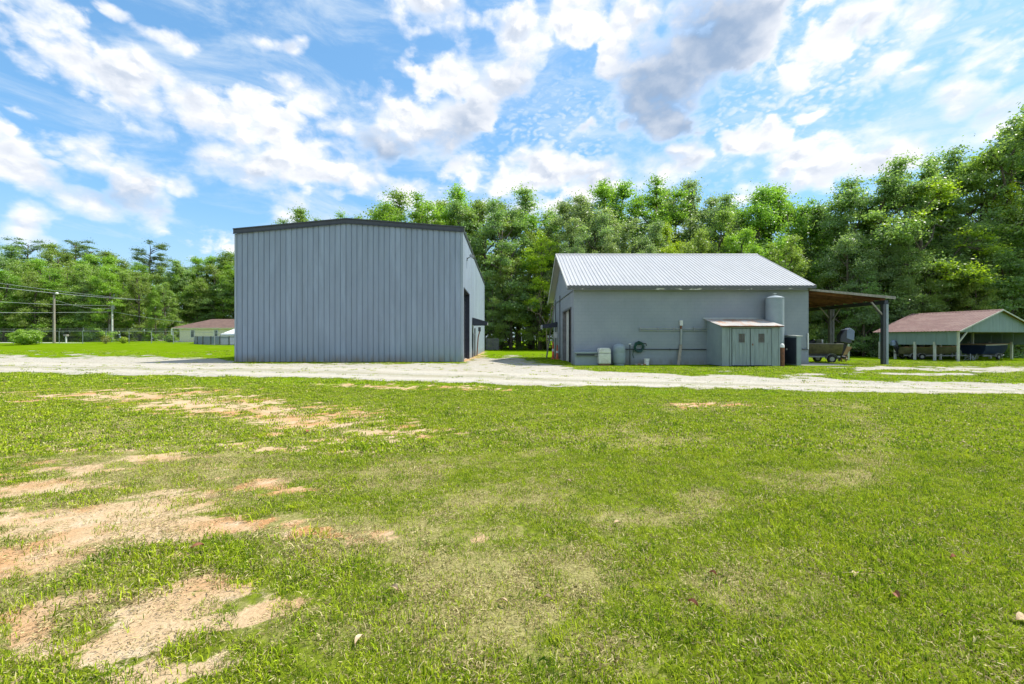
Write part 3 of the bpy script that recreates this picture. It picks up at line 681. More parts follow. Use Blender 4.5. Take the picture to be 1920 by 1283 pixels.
def tree(px, top, Y, kind, colr, wide=1., where='', var=None):
    x = XA(px, Y); z0 = gzf(x, Y); H = ZA(top, Y)-z0; TREES.append((px, x, Y, z0, H, kind, colr, wide, where, var))
# left wood (beyond the fence)
L = 'beyond the fence'
for a in [(-40,455,98,'oak',MG,1.1),(12,468,92,'oak',DG,1.15),(48,447,108,'pine',DG,1.),(80,480,88,'edge',BG,1.2),(112,462,104,'oak',MG,1.),(140,450,112,'pine',DG,1.05),(172,462,108,'pine',DG,.95),
          (125,492,86,'edge',MG,1.2),(188,476,95,'oak',BG,1.1),(218,474,100,'oak',MG,1.),(232,500,88,'edge',MG,1.1),(256,492,96,'poplar',BG,1.),(277,457,106,'pine',DG,1.),(296,505,98,'oak',MG,.9),
          (330,492,108,'pine',DG,1.),(352,495,98,'oak',DG,1.),(384,484,102,'oak',BG,1.05),(418,474,104,'oak',MG,1.1),(452,476,104,'oak',MG,1.),(36,485,84,'edge',MG,1.1),(8,500,80,'edge',BG,1.1),(66,505,81,'edge',MG,1.1),(100,498,83,'edge',BG,1.1),(150,488,85,'edge',MG,1.2),(205,498,84,'edge',BG,1.),(262,505,86,'edge',MG,.9),(345,500,98,'edge',BG,1.),(398,490,98,'edge',MG,1.1),(440,495,97,'edge',BG,1.1),(-20,520,80,'edge',BG,1.2),(170,520,84,'edge',DG,1.0),(292,535,86,'edge',BG,.6),(310,525,88,'edge',MG,.8),(370,520,96,'edge',MG,1.1),(420,520,96,'edge',DG,1.2)]:
    tree(*a, where=L)
# behind the tall metal building
W = 'behind the tall building'
for a in [(545,412,98,'open',DG,.9),(590,400,98,'oak',MG,.9),(632,390,96,'open',DG,.9),(668,408,92,'oak',MG,.8),(712,386,84,'oak',BG,.9),(742,374,88,'oak',MG,1.),(785,372,82,'poplar',BG,1.),(822,378,86,'oak',MG,.9),(850,352,84,'poplar',BG,1.1),(878,386,80,'oak',DG,.9)]:
    tree(*a, where=W)
Q = 'between the two buildings'
for a in [(905,370,78,'oak',MG,.9),(938,386,74,'oak',DG,.9),(972,400,80,'poplar',MG,1.),(996,374,82,'oak',DG,1.),(1022,398,76,'open',BG,1.),(1012,440,70,'poplar',YG,.9),(958,470,71,'edge',MG,.9),(925,520,70,'edge',DG,.8),(1000,540,72,'edge',DG,.8),(1040,500,70,'edge',MG,.8)]:
    tree(*a, where=Q)
E = 'behind the white roof'
for a in [(1062,384,76,'oak',GG,.95),(1095,374,72,'oak',GG,.9),(1135,356,80,'poplar',BG,1.1),(1120,410,68,'oak',GG,.9),(1182,348,82,'poplar',BG,1.1),(1170,400,70,'oak',GG,1.),(1222,345,80,'poplar',BG,1.15),(1215,415,68,'oak',GG,.8),
          (1262,350,84,'oak',GG,.8),(1296,354,82,'oak',GG,.85),(1250,425,68,'poplar',YG,.8),(1330,382,76,'oak',GG,.8),(1340,395,70,'oak',MG,.8),(1384,376,76,'oak',BG,.9),(1418,366,72,'oak',BG,.95),(1456,358,76,'poplar',BG,1.15),(1492,364,72,'oak',BG,.9),(1520,388,74,'oak',MG,.75),
          (1140,440,64,'edge',GG,.8),(1300,430,64,'edge',MG,.9),(1400,420,64,'edge',BG,.9),(1470,440,62,'edge',MG,.9),(1075,440,64,'edge',GG,.7),(1275,465,63,'edge',YG,.3),(1225,450,62,'edge',GG,.7)]:
    tree(*a, where=E)
B = 'behind the green barn'
for a in [(1552,388,70,'oak',DG,.8),(1590,345,66,'oak',DG,.95),(1632,318,64,'oak',DG,1.),(1682,307,64,'open',DG,1.05),(1722,322,66,'oak',DG,.9),(1735,345,60,'open',YG,1.1),(1768,315,66,'oak',DG,.85),(1795,292,66,'open',MG,.85),(1842,262,64,'open',DG,1.),(1878,236,62,'open',MG,.95),(1925,218,64,'open',DG,1.05),(1975,205,66,'oak',DG,1.),
          (1590,430,60,'edge',GG,1.),(1648,440,60,'edge',GG,1.05),(1700,445,58,'edge',DG,1.),(1760,455,59,'edge',MG,.95),(1815,420,58,'edge',DG,1.),(1870,400,58,'edge',DG,1.05),(1925,370,60,'edge',MG,1.1),(1560,480,62,'edge',MG,.9),(1620,500,58,'edge',DG,.9),(1690,510,57,'edge',DG,.9),(1745,520,57,'edge',MG,.8),(1900,480,57,'edge',DG,.9),(1830,500,56,'edge',MG,.9),(1990,420,58,'edge',MG,1.),(1905,345,60,'poplar',YG,.6)]:
    tree(*a, where=B)
sp = {'pine': 'sparse pine', 'oak': 'round crowned tree', 'poplar': 'upright tree', 'open': 'loose open tree', 'edge': 'low bushy tree'}
cn = {DG: 'dark green', MG: 'mid green', BG: 'bright green', YG: 'yellow green', GG: 'grey green'}
nth = ['first', 'second', 'third', 'fourth', 'fifth', 'sixth', 'seventh', 'eighth', 'ninth', 'tenth', 'eleventh', 'twelfth']
TREES.sort(key=lambda a: a[0]); from collections import defaultdict
tot = defaultdict(int); cnt = defaultdict(int); usev = defaultdict(int)
for a in TREES: tot[(a[5], a[6], a[8])] += 1
for (px, x, Y, z0, H, kind, colr, wide, where, var) in TREES:
    key = (kind, colr, where); i = cnt[key]; cnt[key] += 1
    lab = f"{cn[colr]} {sp[kind]} {where}"
    if tot[key] > 1: lab = f"{nth[i]} {lab}, counting from the left"
    o = thing(('pine' if kind == 'pine' else 'broadleaf')+'_tree', (x, Y, z0-.05), lab, 'tree', 'trees of the wood around the property')
    tm, cm = TV[kind][usev[kind] % len(TV[kind])]; usev[kind] += 1
    s = H*.975/20.; wide *= 1.15; o.scale = (s*wide*random.uniform(.92, 1.08), s*wide, s); o.rotation_euler = (0, 0, random.uniform(0, 6.28))
    tr = bpy.data.objects.new('trunk', tm); cr = bpy.data.objects.new('crown', cm)
    for c in (tr, cr): COL.objects.link(c); c.parent = o
    j = random.uniform(.9, 1.12); cr.color = (colr[0]*j*random.uniform(.94, 1.06), colr[1]*j, colr[2]*j, 1)
# the wood behind reads as one mass
def mass(name, segs, label, n_per, seed, size):
    r_ = np.random.default_rng(seed); C = []; tb = MB()
    for (px0, px1, Y0, Y1, t0, t1, bot) in segs:
        n = int(n_per*abs(px1-px0)); px = r_.uniform(px0, px1, n); f = (px-px0)/(px1-px0); Y = Y0+(Y1-Y0)*f+r_.uniform(-3, 3, n)
        x = (px-CX)/FX*Y; z0 = gz(x, Y); top = CAMH+(HY-(t0+(t1-t0)*f))/FX*Y+2.5*(fbm(x*.25, Y*.1, seed)-.6)
        cl = fbm(x*.55, (Y+seed)*.0+r_.uniform(0, 1, n)*0+5., seed, 3)
        hgt = r_.uniform(bot, 1, n)**.9; z = z0+(top-z0)*hgt
        Y2 = Y+2.0*np.sin(z*1.3+x*.9)+1.5*np.sin(x*1.7-z*.6)
        C.append(np.stack([x, Y2, z], 1))
        for q in range(int(abs(px1-px0)/9)):
            p_ = px0+(px1-px0)*r_.uniform(); Yq = Y0+(Y1-Y0)*(p_-px0)/(px1-px0)-r_.uniform(0, 4); xq = (p_-CX)/FX*Yq; zq = gzf(xq, Yq); hq = r_.uniform(7, 14); rq = r_.uniform(.07, .2)
            tb.tube([(xq, Yq, zq-.3), (xq+r_.uniform(-.5, .5), Yq, zq+hq)], [rq, rq*.5], 6)
    C = np.concatenate(C); n = len(C); N = r_.normal(size=(n, 3))+np.array([0, -.4, .7]); N /= np.linalg.norm(N, axis=1)[:, None]
    cl = fbm(C[:, 0]*.8, C[:, 2]*.8, seed+5, 3); tint = np.clip((cl-.5)*2.2+.35+r_.normal(0, .18, n), 0, 1)
    V, F, T = leaves(C, None, N, size, .6, r_, tint)
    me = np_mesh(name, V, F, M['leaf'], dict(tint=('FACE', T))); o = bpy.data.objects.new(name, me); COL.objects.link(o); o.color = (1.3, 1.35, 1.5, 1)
    props(o, label, 'woodland', kind='stuff')
    t_ = tb.build('woodland_trunks', M['bark'], o, True); t_['kind'] = 'stuff'
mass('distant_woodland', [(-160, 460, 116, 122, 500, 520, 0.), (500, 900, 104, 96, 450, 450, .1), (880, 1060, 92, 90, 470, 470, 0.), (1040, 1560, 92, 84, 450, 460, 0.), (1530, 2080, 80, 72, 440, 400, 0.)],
     'deep mass of forest foliage and thin trunks filling in behind the nearer trees', 55, 3, .34)

# ------------------------------------------------------------------ shrubs
def shrub(px, py_base, top, halfw, Y, name, label, colr, n=3800, size=.07, stem=True, cat='shrub'):
    x = XA(px, Y); z0 = gzf(x, Y); h = (py_base-top)/FX*Y; rw = halfw/FX*Y; r_ = np.random.default_rng(int(px)); o = thing(name, (x, Y, z0), label, cat)
    d = r_.normal(size=(n, 3)); d /= np.linalg.norm(d, axis=1)[:, None]; q = r_.uniform(.35, 1, n)**.35*(1+.30*np.sin(d[:, 0]*6+1)*np.sin(d[:, 2]*5+d[:, 1]*4))
    C = d*q[:, None]*np.array([rw, rw, h/2]); C[:, 2] += h/2; C[:, 2] = np.maximum(C[:, 2], .03)
    N = d*.8+r_.normal(size=(n, 3))*.6+np.array([0, 0, .4]); N /= np.linalg.norm(N, axis=1)[:, None]
    V, F, T = leaves(C, None, N, size, .6, r_, np.clip(r_.normal(.55, .25, n), 0, 1))
    me = np_mesh('foliage', V, F, M['leaf'], dict(tint=('FACE', T))); c = bpy.data.objects.new('foliage', me); COL.objects.link(c); c.parent = o; c.color = colr+(1,)
    b = MB()
    for k in range(4): a_ = k*1.6; b.tube([(x, Y, z0-.05), (x+rw*.3*math.cos(a_), Y+rw*.3*math.sin(a_), z0+h*.6)], [.03, .012], 5)
    b.build('stem', M['bark'], o)
shrub(48, 641, 613.5, 23, 57, 'round_bush', 'big rounded bright green bush beside the fence', (1.3, 1.4, .7), 5200, .085)
shrub(231, 640, 628, 6, 60, 'small_round_bush', 'small ball shaped yellow green bush on the far lawn', (1.7, 1.5, .6), 1500, .05)
shrub(198, 641, 625, 7, 59, 'thin_sapling', 'thin brownish green sapling in front of the fence', (1.3, .9, .8), 700, .05)
shrub(318, 642, 628, 9, 74, 'porch_shrub', 'dark shrub at the porch corner of the cream house', (.8, .9, .8), 1500, .08)

# ------------------------------------------------------------------ tall metal building
YF = 31.1; XL, XR = XA(441, YF), XA(867, YF); YB = 61.5
XM = XA(651, YF); ZE = ZA(431.5, YF); ZP = ZA(412, YF); ZE2 = ZA(428, YF)
def topz(x): return ZE+(ZP-ZE)*(x-XL)/(XM-XL) if x < XM else ZP+(ZE2-ZP)*(x-XM)/(XR-XM)
mbld = thing('metal_building', ((XL+XR)/2, (YF+YB)/2, 0), 'tall windowless blue grey ribbed metal warehouse with charcoal roof trim on the left', 'building')
NPAN = 41; pw = (XR-XL-.24)/NPAN
for i in range(NPAN):
    x0 = XL+.12+i*pw; prof = [(0, .0), (.045, 0.), (.055, -.055), (pw-.10, -.06), (pw-.012, -.04), (pw, 0.)]
    b = MB(); vs = []; 
    for (u, d) in prof: vs.append((x0+u, YF+d, .02))
    for (u, d) in prof: vs.append((x0+u, YF+d, topz(x0+u)-.1))
    n = len(prof); b.add(vs, [(j, j+1, n+j+1, n+j) for j in range(n-1)])
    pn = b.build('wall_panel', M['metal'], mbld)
SP = (YB-YF-.3)/68
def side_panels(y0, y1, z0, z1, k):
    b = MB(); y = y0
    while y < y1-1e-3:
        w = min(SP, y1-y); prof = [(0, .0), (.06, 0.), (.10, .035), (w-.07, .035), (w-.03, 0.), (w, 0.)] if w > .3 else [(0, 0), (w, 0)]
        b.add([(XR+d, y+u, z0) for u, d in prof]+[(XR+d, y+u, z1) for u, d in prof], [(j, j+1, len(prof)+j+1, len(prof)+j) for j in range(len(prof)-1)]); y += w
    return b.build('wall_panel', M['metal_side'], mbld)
DY0, DY1, DZ = YF*83/81.4, YF*83/71.0, 5.1       # roll-up door opening in the side wall
DD0, DD1 = 39.6, 40.7                            # walk door
step = SP*3
def seg(y0, y1, z0, z1):
    y = y0
    while y < y1-1e-3: w = min(step, y1-y); side_panels(y, y+w, z0, z1, 0); y += w
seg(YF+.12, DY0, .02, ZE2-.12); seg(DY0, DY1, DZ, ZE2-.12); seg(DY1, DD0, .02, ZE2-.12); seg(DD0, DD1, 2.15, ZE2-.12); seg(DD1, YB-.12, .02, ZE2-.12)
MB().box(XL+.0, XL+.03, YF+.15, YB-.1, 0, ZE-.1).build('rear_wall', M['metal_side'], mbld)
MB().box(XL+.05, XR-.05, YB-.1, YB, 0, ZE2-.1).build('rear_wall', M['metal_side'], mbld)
MB().box(XL+.15, XR-.15, YF+.15, YB-.15, .015, .04).build('floor_slab', M['concrete'], mbld)
b = MB(); b.slab([(XL-.05, YF-.02, ZE), (XM, YF-.02, ZP), (XR+.05, YF-.02, ZE2), (XR+.05, YF-.02, ZE2-.06), (XM, YF-.02, ZP-.06), (XL-.05, YF-.02, ZE-.06)], (0, YB-YF+.04, 0)); b.build('roof', M['corner'], mbld)
def rake(xa, za, xb, zb):
    b = MB(); b.slab([(xa, YF-.14, za-.26), (xb, YF-.14, zb-.26), (xb, YF-.14, zb+.04), (xa, YF-.14, za+.04)], (0, .12, 0))
    r_ = b.build('rake_trim', M['trim'], mbld)
    b = MB(); b.slab([(xa, YF-.20, za-.0), (xb, YF-.20, zb-.0), (xb, YF-.20, zb+.07), (xa, YF-.20, za+.07)], (0, .06, 0)); b.build('trim_lip', M['trim'], r_)
    b = MB(); b.slab([(xa, YF-.17, za-.30), (xb, YF-.17, zb-.30), (xb, YF-.17, zb-.24), (xa, YF-.17, za-.24)], (0, .03, 0)); b.build('trim_lip', M['navy'], r_)
rake(XL-.06, ZE, XM, ZP); rake(XM, ZP, XR+.06, ZE2)
MB().box(XR+.045, XR+.10, YF-.02, YB+.03, ZE2-.20, ZE2+.05).build('eave_trim', M['trim'], mbld)
MB().box(XL-.02, XL+.12, YF-.05, YF+.14, .0, ZE-.27).build('corner_trim', M['corner'], mbld)
MB().box(XR-.12, XR+.05, YF-.05, YF+.12, .0, ZE2-.27).build('corner_trim', M['corner'], mbld)
MB().box(XR-.10, XR+.05, YB-.12, YB+.02, .0, ZE2-.2).build('corner_trim', M['trim'], mbld)
rd = MB().box(XR-.32, XR-.28, DY0+.05, DY1-.05, .04, DZ).build('roll_up_door', M['navy'], mbld)
for k in range(16): MB().box(XR-.28, XR-.25, DY0+.05, DY1-.05, .08+k*.315, .08+k*.315+.03).build('door_slat', M['trim'], rd)
f = MB(); f.box(XR-.3, XR+.06, DY0-.02, DY0+.06, .0, DZ+.1); f.build('door_jamb', M['trim'], mbld)
f = MB(); f.box(XR-.3, XR+.06, DY1-.06, DY1+.06, .0, DZ+.1); f.build('door_jamb', M['navy'], mbld)
f = MB(); f.box(XR-.3, XR+.06, DY0+.06, DY1-.06, DZ, DZ+.1); f.build('door_header', M['trim'], mbld)
wd = MB().box(XR-.06, XR-.02, DD0+.08, DD1-.08, .04, 2.08).build('walk_door', M['grey'], mbld)
f = MB(); f.box(XR-.08, XR+.07, DD0-.1, DD0+.08, 0, 2.6); f.box(XR-.08, XR+.06, DD1-.08, DD1+.03, 0, 2.15); f.box(XR-.08, XR+.06, DD0+.08, DD1-.08, 2.08, 2.15); f.build('door_frame', M['navy'], mbld)
# awning over the walk door
aw = thing('door_awning', (XR+.06, DD0, 2.7), 'dark sloping awning over the walk door of the tall metal building', 'awning')
b = MB(); b.slab([(XR+.06, DD0-.25, 3.45), (XR+1.35, DD0-.25, 3.08), (XR+1.35, DD0-.25, 2.82), (XR+.06, DD0-.25, 2.80)], (0, .04, 0)); b.build('side_panel', M['navy'], aw)
b = MB(); b.slab([(XR+.06, DD1+.25, 3.45), (XR+1.35, DD1+.25, 3.08), (XR+1.35, DD1+.25, 2.82), (XR+.06, DD1+.25, 2.80)], (0, -.04, 0)); b.build('side_panel', M['navy'], aw)
b = MB(); b.slab([(XR+.06, DD0-.27, 3.47), (XR+1.38, DD0-.27, 3.09), (XR+1.38, DD0-.27, 3.06), (XR+.06, DD0-.27, 3.44)], (0, DD1-DD0+.54, 0)); b.build('cover', M['trim'], aw)
MB().box(XR+1.33, XR+1.36, DD0-.21, DD1+.21, 2.82, 3.05).build('front_panel', M['grey'], aw)
# conduits beside it
p = thing('conduit_pipe', (XR+.09, 42, 0), 'thin dark vertical pipe just behind the awning of the tall metal building', 'pipe'); MB().tube([(XR+.09, 42.0, 0), (XR+.09, 42.0, 2.6)], .05, 8).build('pipe', M['trim'], p)
MB().box(XR+.05, XR+.14, 41.96, 42.04, 1.9, 2.2).build('junction', M['grey'], p)
p = thing('leaning_pole', (XR+.22, 43.6, 0), 'rusty brown pole with a pale fitting leaning on the metal building wall', 'pole')
MB().tube([(XR+.18, 43.6, 0), (XR+.28, 43.9, 1.8), (XR+.42, 44, 2.35)], .055, 8).build('pole', M['rust'], p)
MB().box(XR+.28, XR+.52, 43.9, 44.1, 2.35, 2.75).build('fitting', M['trim'], p); MB().box(XR+.12, XR+.5, 43.88, 44.12, 2.76, 2.83).build('cap', M['white'], p)
# wall light
wl = P3(877, 483, YF*83/75.5); wy = wl.y; p = thing('wall_light', (XR+.05, wy, wl.z), 'small floodlight on an arm high on the metal building side wall', 'light')
MB().tube([(XR+.03, wy, wl.z-.12), (XR+.35, wy, wl.z+.10)], .03, 6).build('arm', M['trim'], p)
b = MB(); b.m = Matrix.Translation((XR+.42, wy, wl.z+.08)) @ Matrix.Rotation(R(35), 4, 'Y'); b.box(-.18, .18, -.16, .16, -.09, .09); b.build('lamp_head', M['grey'], p, bevel=.02)
MB().box(XR+.035, XR+.08, wy-.08, wy+.08, wl.z-.25, wl.z-.02).build('mount', M['trim'], p)

# ------------------------------------------------------------------ block workshop
YW = 27.7; WX0, WX1 = XA(1076, YW), XA(1516, YW); YWB = 39.6; WE = 4.62
wk = thing('block_workshop', ((WX0+WX1)/2, (YW+YWB)/2, 0), 'low grey painted block workshop with a white ribbed metal roof', 'building')
YRID = (YW+YWB)/2; ZRID = ZA(477.5, YRID)
EY0 = YW-.45; EY1 = YWB+.45; RX0, RX1 = XA(1064, EY0), XA(1530, EY0)
ZEV = ZA(535.5, EY0)
slope = (ZRID-ZEV)/(YRID-EY0)
zroof = lambda y: ZEV+slope*(y-EY0) if y < YRID else ZEV+slope*(EY1-y)
MB().box(WX0, WX1, YW, YW+.2, 0, zroof(YW)-.16).build('front_wall', M['block'], wk)
MB().box(WX0, WX1, YWB-.2, YWB, 0, zroof(YWB)-.16).build('back_wall', M['block'], wk)
gy0, gy1, gz1 = YW*126/121.3, YW*126/105.5, 3.62           # big door in the gable
def gable(x0, x1, hole):
    b = MB(); zt = lambda y: zroof(y)-.13
    ya, yb = YW+.2, YWB-.2
    if hole:
        b.slab([(x0, ya, 0), (x0, gy0, 0), (x0, gy0, zt(gy0)), (x0, ya, zt(ya))], (x1-x0, 0, 0))
        b.slab([(x0, gy0, gz1), (x0, gy1, gz1), (x0, gy1, zt(gy1)), (x0, gy0, zt(gy0))], (x1-x0, 0, 0)) 
        b.slab([(x0, gy1, 0), (x0, yb, 0), (x0, yb, zt(yb)), (x0, YRID, zt(YRID)), (x0, gy1, zt(gy1))], (x1-x0, 0, 0))
    else: b.slab([(x0, ya, 0), (x0, yb, 0), (x0, yb, zt(yb)), (x0, YRID, zt(YRID)), (x0, ya, zt(ya))], (x1-x0, 0, 0))
    return b
gable(WX0, WX0+.2, True).build('gable_wall', M['block'], wk); gable(WX1-.2, WX1, False).build('gable_wall', M['block'], wk)
MB().box(WX0+.2, WX1-.2, YW+.2, YWB-.2, .0, .03).build('floor_slab', M['concrete'], wk)
gd = MB().box(WX0+.22, WX0+.27, gy0+.02, gy1-.02, .03, gz1-.02).build('roll_up_door', M['dirtywhite'], wk)
MB().box(WX0-.03, WX0+.21, gy0, gy0+.09, .03, gz1-.1).build('door_jamb', M['weathered'], wk); MB().box(WX0-.03, WX0+.21, gy1-.12, gy1, .03, gz1-.1).build('door_jamb', M['weathered'], wk)
MB().box(WX0-.03, WX0+.21, gy0, gy1, gz1-.1, gz1).build('door_header', M['trim'], wk)
MB().tube([(WX0+.12, gy0+1.4, .03), (WX0+.12, gy0+1.4, gz1-.1)], .10, 8).build('door_post', M['dark'], wk)
# roof panels, each a ribbed sheet running from ridge to eave
NP = 16; rw = (RX1-RX0)/NP
def roofpanel(x0, w, yA, zA, yB, zB, nr, mat, parent, amp=.035):
    b = MB(); prof = []
    q = w/nr
    for j in range(nr): prof += [(j*q, 0), (j*q+q*.52, 0), (j*q+q*.64, amp), (j*q+q*.86, amp)]
    prof.append((w, 0)); n = len(prof)
    b.add([(x0+u, yA, zA+d) for u, d in prof]+[(x0+u, yB, zB+d) for u, d in prof], [(j, j+1, n+j+1, n+j) for j in range(n-1)])
    return b.build('roof_panel', mat, parent)
for i in range(NP):
    roofpanel(RX0+i*rw, rw-.004, EY0, ZEV, YRID, ZRID, 4, M['roofw'], wk)
b = MB(); b.slab([(RX0, YRID, ZRID-.005), (RX0, EY1, ZEV-.005), (RX0, EY1, ZEV-.03), (RX0, YRID, ZRID-.03)], (RX1-RX0, 0, 0)); b.build('rear_roof', M['roofw'], wk)
b = MB(); b.slab([(RX0+.03, EY0+.04, ZEV-.02), (RX0+.03, YRID, ZRID-.02), (RX0+.03, YRID, ZRID-.12), (RX0+.03, EY0+.04, ZEV-.12)], (RX1-RX0-.06, 0, 0)); b.build('roof_deck', M['fascia'], wk)
b = MB(); b.slab([(RX0-.01, YRID-.16, ZRID-.03), (RX0-.01, YRID, ZRID+.065), (RX0-.01, YRID+.16, ZRID-.03), (RX0-.01, YRID, ZRID+.04)], (RX1-RX0+.02, 0, 0)); b.build('ridge_cap', M['roofw'], wk)
MB().box(RX0, RX1, EY0-.03, EY0+.01, ZEV-.15, ZEV-.015).build('fascia', M['fascia'], wk)
MB().box(RX0+.1, RX1-.5, EY0+.01, EY0+.06, ZEV-.26, ZEV-.15).build('gutter_strip', M['peel'], wk)
MB().box(RX0+.03, RX1-.03, EY0+.06, YW-.002, ZEV-.20, ZEV-.17).build('soffit', M['fascia'], wk)
for xx in (RX0-.03, RX1-.01):
    b = MB(); b.slab([(xx, EY0, ZEV-.16), (xx, YRID, ZRID-.14), (xx, YRID, ZRID+.05), (xx, EY0, ZEV+.02)], (.04, 0, 0)); b.build('barge_board', M['dirtywhite'] if xx < 10 else M['fascia'], wk)
    b = MB(); b.slab([(xx, EY1, ZEV-.16), (xx, YRID, ZRID-.14), (xx, YRID, ZRID+.05), (xx, EY1, ZEV+.02)], (.04, 0, 0)); b.build('barge_board', M['dirtywhite'] if xx < 10 else M['fascia'], wk)
MB().box(WX0-.04, WX0-.003, YRID-.2, YRID+.2, ZRID-1.5, ZRID-.95).build('gable_vent', M['weathered'], wk)
# conduits on the gable
cp = thing('gable_conduit', (WX0-.03, YW+1.2, 0), 'thin conduits crossing the shaded gable of the block workshop', 'pipe')
yv = YW*126/100.5; MB().tube([(WX0-.03, yv, .1), (WX0-.03, yv, 4.9)], .035, 6).build('vertical_pipe', M['trim'], cp)
MB().tube([(WX0-.03, YW+.3, 4.55), (WX0-.03, YWB-1, 4.55)], .025, 6).build('horizontal_pipe', M['trim'], cp)
yv = YW*126/92.; MB().tube([(WX0-.03, yv, .1), (WX0-.03, yv, 4.9)], .025, 6).build('vertical_pipe', M['trim'], cp)
# awning + things at the far corner
ay = 36.6
aw = thing('side_awning', (WX0, ay, 2.6), 'flat dark awning sticking out of the gable end of the block workshop', 'awning')
b = MB(); b.slab([(WX0-.01, ay, 2.95), (WX0-1.2, ay, 2.72), (WX0-1.2, ay, 2.45), (WX0-.01, ay, 2.55)], (0, .05, 0)); b.build('side_panel', M['navy'], aw)
b = MB(); b.slab([(WX0-.01, ay, 2.98), (WX0-1.22, ay, 2.75), (WX0-1.22, ay, 2.72), (WX0-.01, ay, 2.95)], (0, 1.6, 0)); b.build('cover', M['navy'], aw)
MB().box(WX0-1.25, WX0-1.2, ay, ay+1.6, 2.42, 2.74).build('front_panel', M['grey'], aw)
bx = thing('meter_box', (WX0-.2, 36.5, 1.5), 'pale grey meter box under the side awning of the block workshop', 'box')
MB().box(WX0-.32, WX0-.02, 36.3, 36.6, 1.65, 2.15).build('case', M['dirtywhite'], bx, bevel=.01); MB().tube([(WX0-.12, 36.45, 2.15), (WX0-.12, 36.45, 2.5)], .03, 6).build('pipe', M['pipe'], bx); MB().tube([(WX0-.12, 36.45, 0), (WX0-.12, 36.45, 1.65)], .03, 6).build('pipe', M['pipe'], bx)
# ladder on the gable
ld = thing('ladder', (WX0-.3, 38.2, 0), 'grey ladder standing against the far end of the workshop gable', 'ladder')
la, lb = (WX0-.75, 38.0, 0), (WX0-.08, 38.0, 4.4)
for dy in (0, .42): MB().beam((la[0], la[1]+dy, la[2]), (lb[0], lb[1]+dy, lb[2]), .05, .08).build('rail', M['greywood'], ld)
for k in range(14):
    f = (k+.6)/14.2; MB().beam((la[0]+(lb[0]-la[0])*f, 38.02, 4.4*f), (la[0]+(lb[0]-la[0])*f, 38.40, 4.4*f), .035).build('rung', M['greywood'], ld)
# orange stand
def cone(x, y, h, lab, nm):
    o = thing(nm, (x, y, 0), lab, 'cone'); b = MB(); b.box(x-.16, x+.16, y-.16, y+.16, 0, .05); b.build('base', M['orange'], o)
    b = MB(); b.lathe([(.12, .05), (.10, .3), (.07, h*.7), (.05, h), (.03, h+.02)], (x, y, 0), 12); c = b.build('body', M['orange'], o, True)
    b = MB(); b.lathe([(.09, h*.45), (.08, h*.6)], (x, y, 0), 12); b.build('band', M['white'], o, True)
cone(WX0-.42, 36.0, 1.35, 'slim faded orange channeliser post nearer the gap at the workshop corner', 'traffic_channeliser')
cone(WX0-.16, 35.4, 1.1, 'shorter faded orange channeliser post hard against the workshop gable', 'traffic_channeliser')

# -- things along the front wall
def wx(px, Y=YW): return XA(px, Y)
# double conduit
c = thing('wall_conduit', (wx(1260), YW-.05, 2), 'long pair of pale horizontal conduits across the workshop front wall', 'pipe')
z1 = ZA(616, YW)
for dz in (0, -.11): MB().tube([(wx(1198), YW-.05, z1+dz), (wx(1325), YW-.05, z1+dz)], .028, 8).build('pipe', M['pipe'], c, True)
for pxx in (1200, 1232, 1262, 1300): MB().box(wx(pxx), wx(pxx)+.05, YW-.09, YW-.002, z1-.18, z1+.06).build('clamp', M['grey'], c)
c = thing('low_water_pipe', (wx(1250), YW-.04, .9), 'thin dark pipe running low along the workshop front wall', 'pipe'); MB().tube([(wx(1172), YW-.04, ZA(655, YW)), (wx(1324), YW-.04, ZA(655.5, YW))], .03, 8).build('pipe', M['trim'], c, True)
MB().box(wx(1255), wx(1255)+.04, YW-.08, YW-.002, .88, .98).build('clamp', M['trim'], c)
c = thing('electric_box', (wx(1276), YW-.1, 2), 'small pale electric box above the crossing of the conduits', 'box')
MB().box(wx(1273.5), wx(1278.8), YW-.16, YW-.002, ZA(611, YW), ZA(601, YW)).build('case', M['dirtywhite'], c, bevel=.01)
MB().tube([(wx(1276), YW-.08, ZA(611, YW)), (wx(1276), YW-.08, ZA(617, YW))], .06, 8).build('conduit', M['rust'], c)
MB().tube([(wx(1276.5), YW-.08, ZA(617, YW)), (wx(1276), YW-.08, ZA(646, YW))], [.07, .05], 8).build('conduit', M['pipe'], c)
c = thing('leaning_board', (wx(1270), YW-.3, 0), 'weathered brown board leaning on the workshop wall below the electric box', 'board')
MB().beam((wx(1267), YW-.42, .0), (wx(1276), YW-.06, ZA(646, YW)), .17, .05, up=(0, -1, 0)).build('board', M['pole'], c)
# hose
hx, hz = wx(1197), ZA(650, YW)
c = thing('garden_hose', (hx, YW-.1, hz), 'coiled green garden hose hanging on the workshop wall', 'hose')
b = MB(); rr_ = random.Random(3); pts = []
for k in range(9*28):
    a_ = 2*PI*k/28; q = .22+.10*((k//28) % 4)/4+.02*math.sin(a_*3+k); pts.append((hx+q*math.cos(a_), YW-.07-.015*(k//28), hz+q*1.05*math.sin(a_)-.03*(k//28 % 3)))
b.tube(pts, .022, 5); b.build('coil', M['hose'], c, True)
MB().tube([(hx-.3, YW-.1, hz-.1), (hx-.38, YW-.12, hz-.5), (hx-.3, YW-.1, hz-.7)], .02, 6).build('loose_end', M['hose'], c, True)
MB().box(hx-.16, hx+.12, YW-.05, YW-.002, hz+.1, hz+.28).build('hanger', M['black'], c)
MB().tube([(hx+.12, YW-.12, hz+.22), (hx+.42, YW-.14, hz+.18), (hx+.45, YW-.14, hz+.05)], .03, 6).build('nozzle', M['black'], c, True)
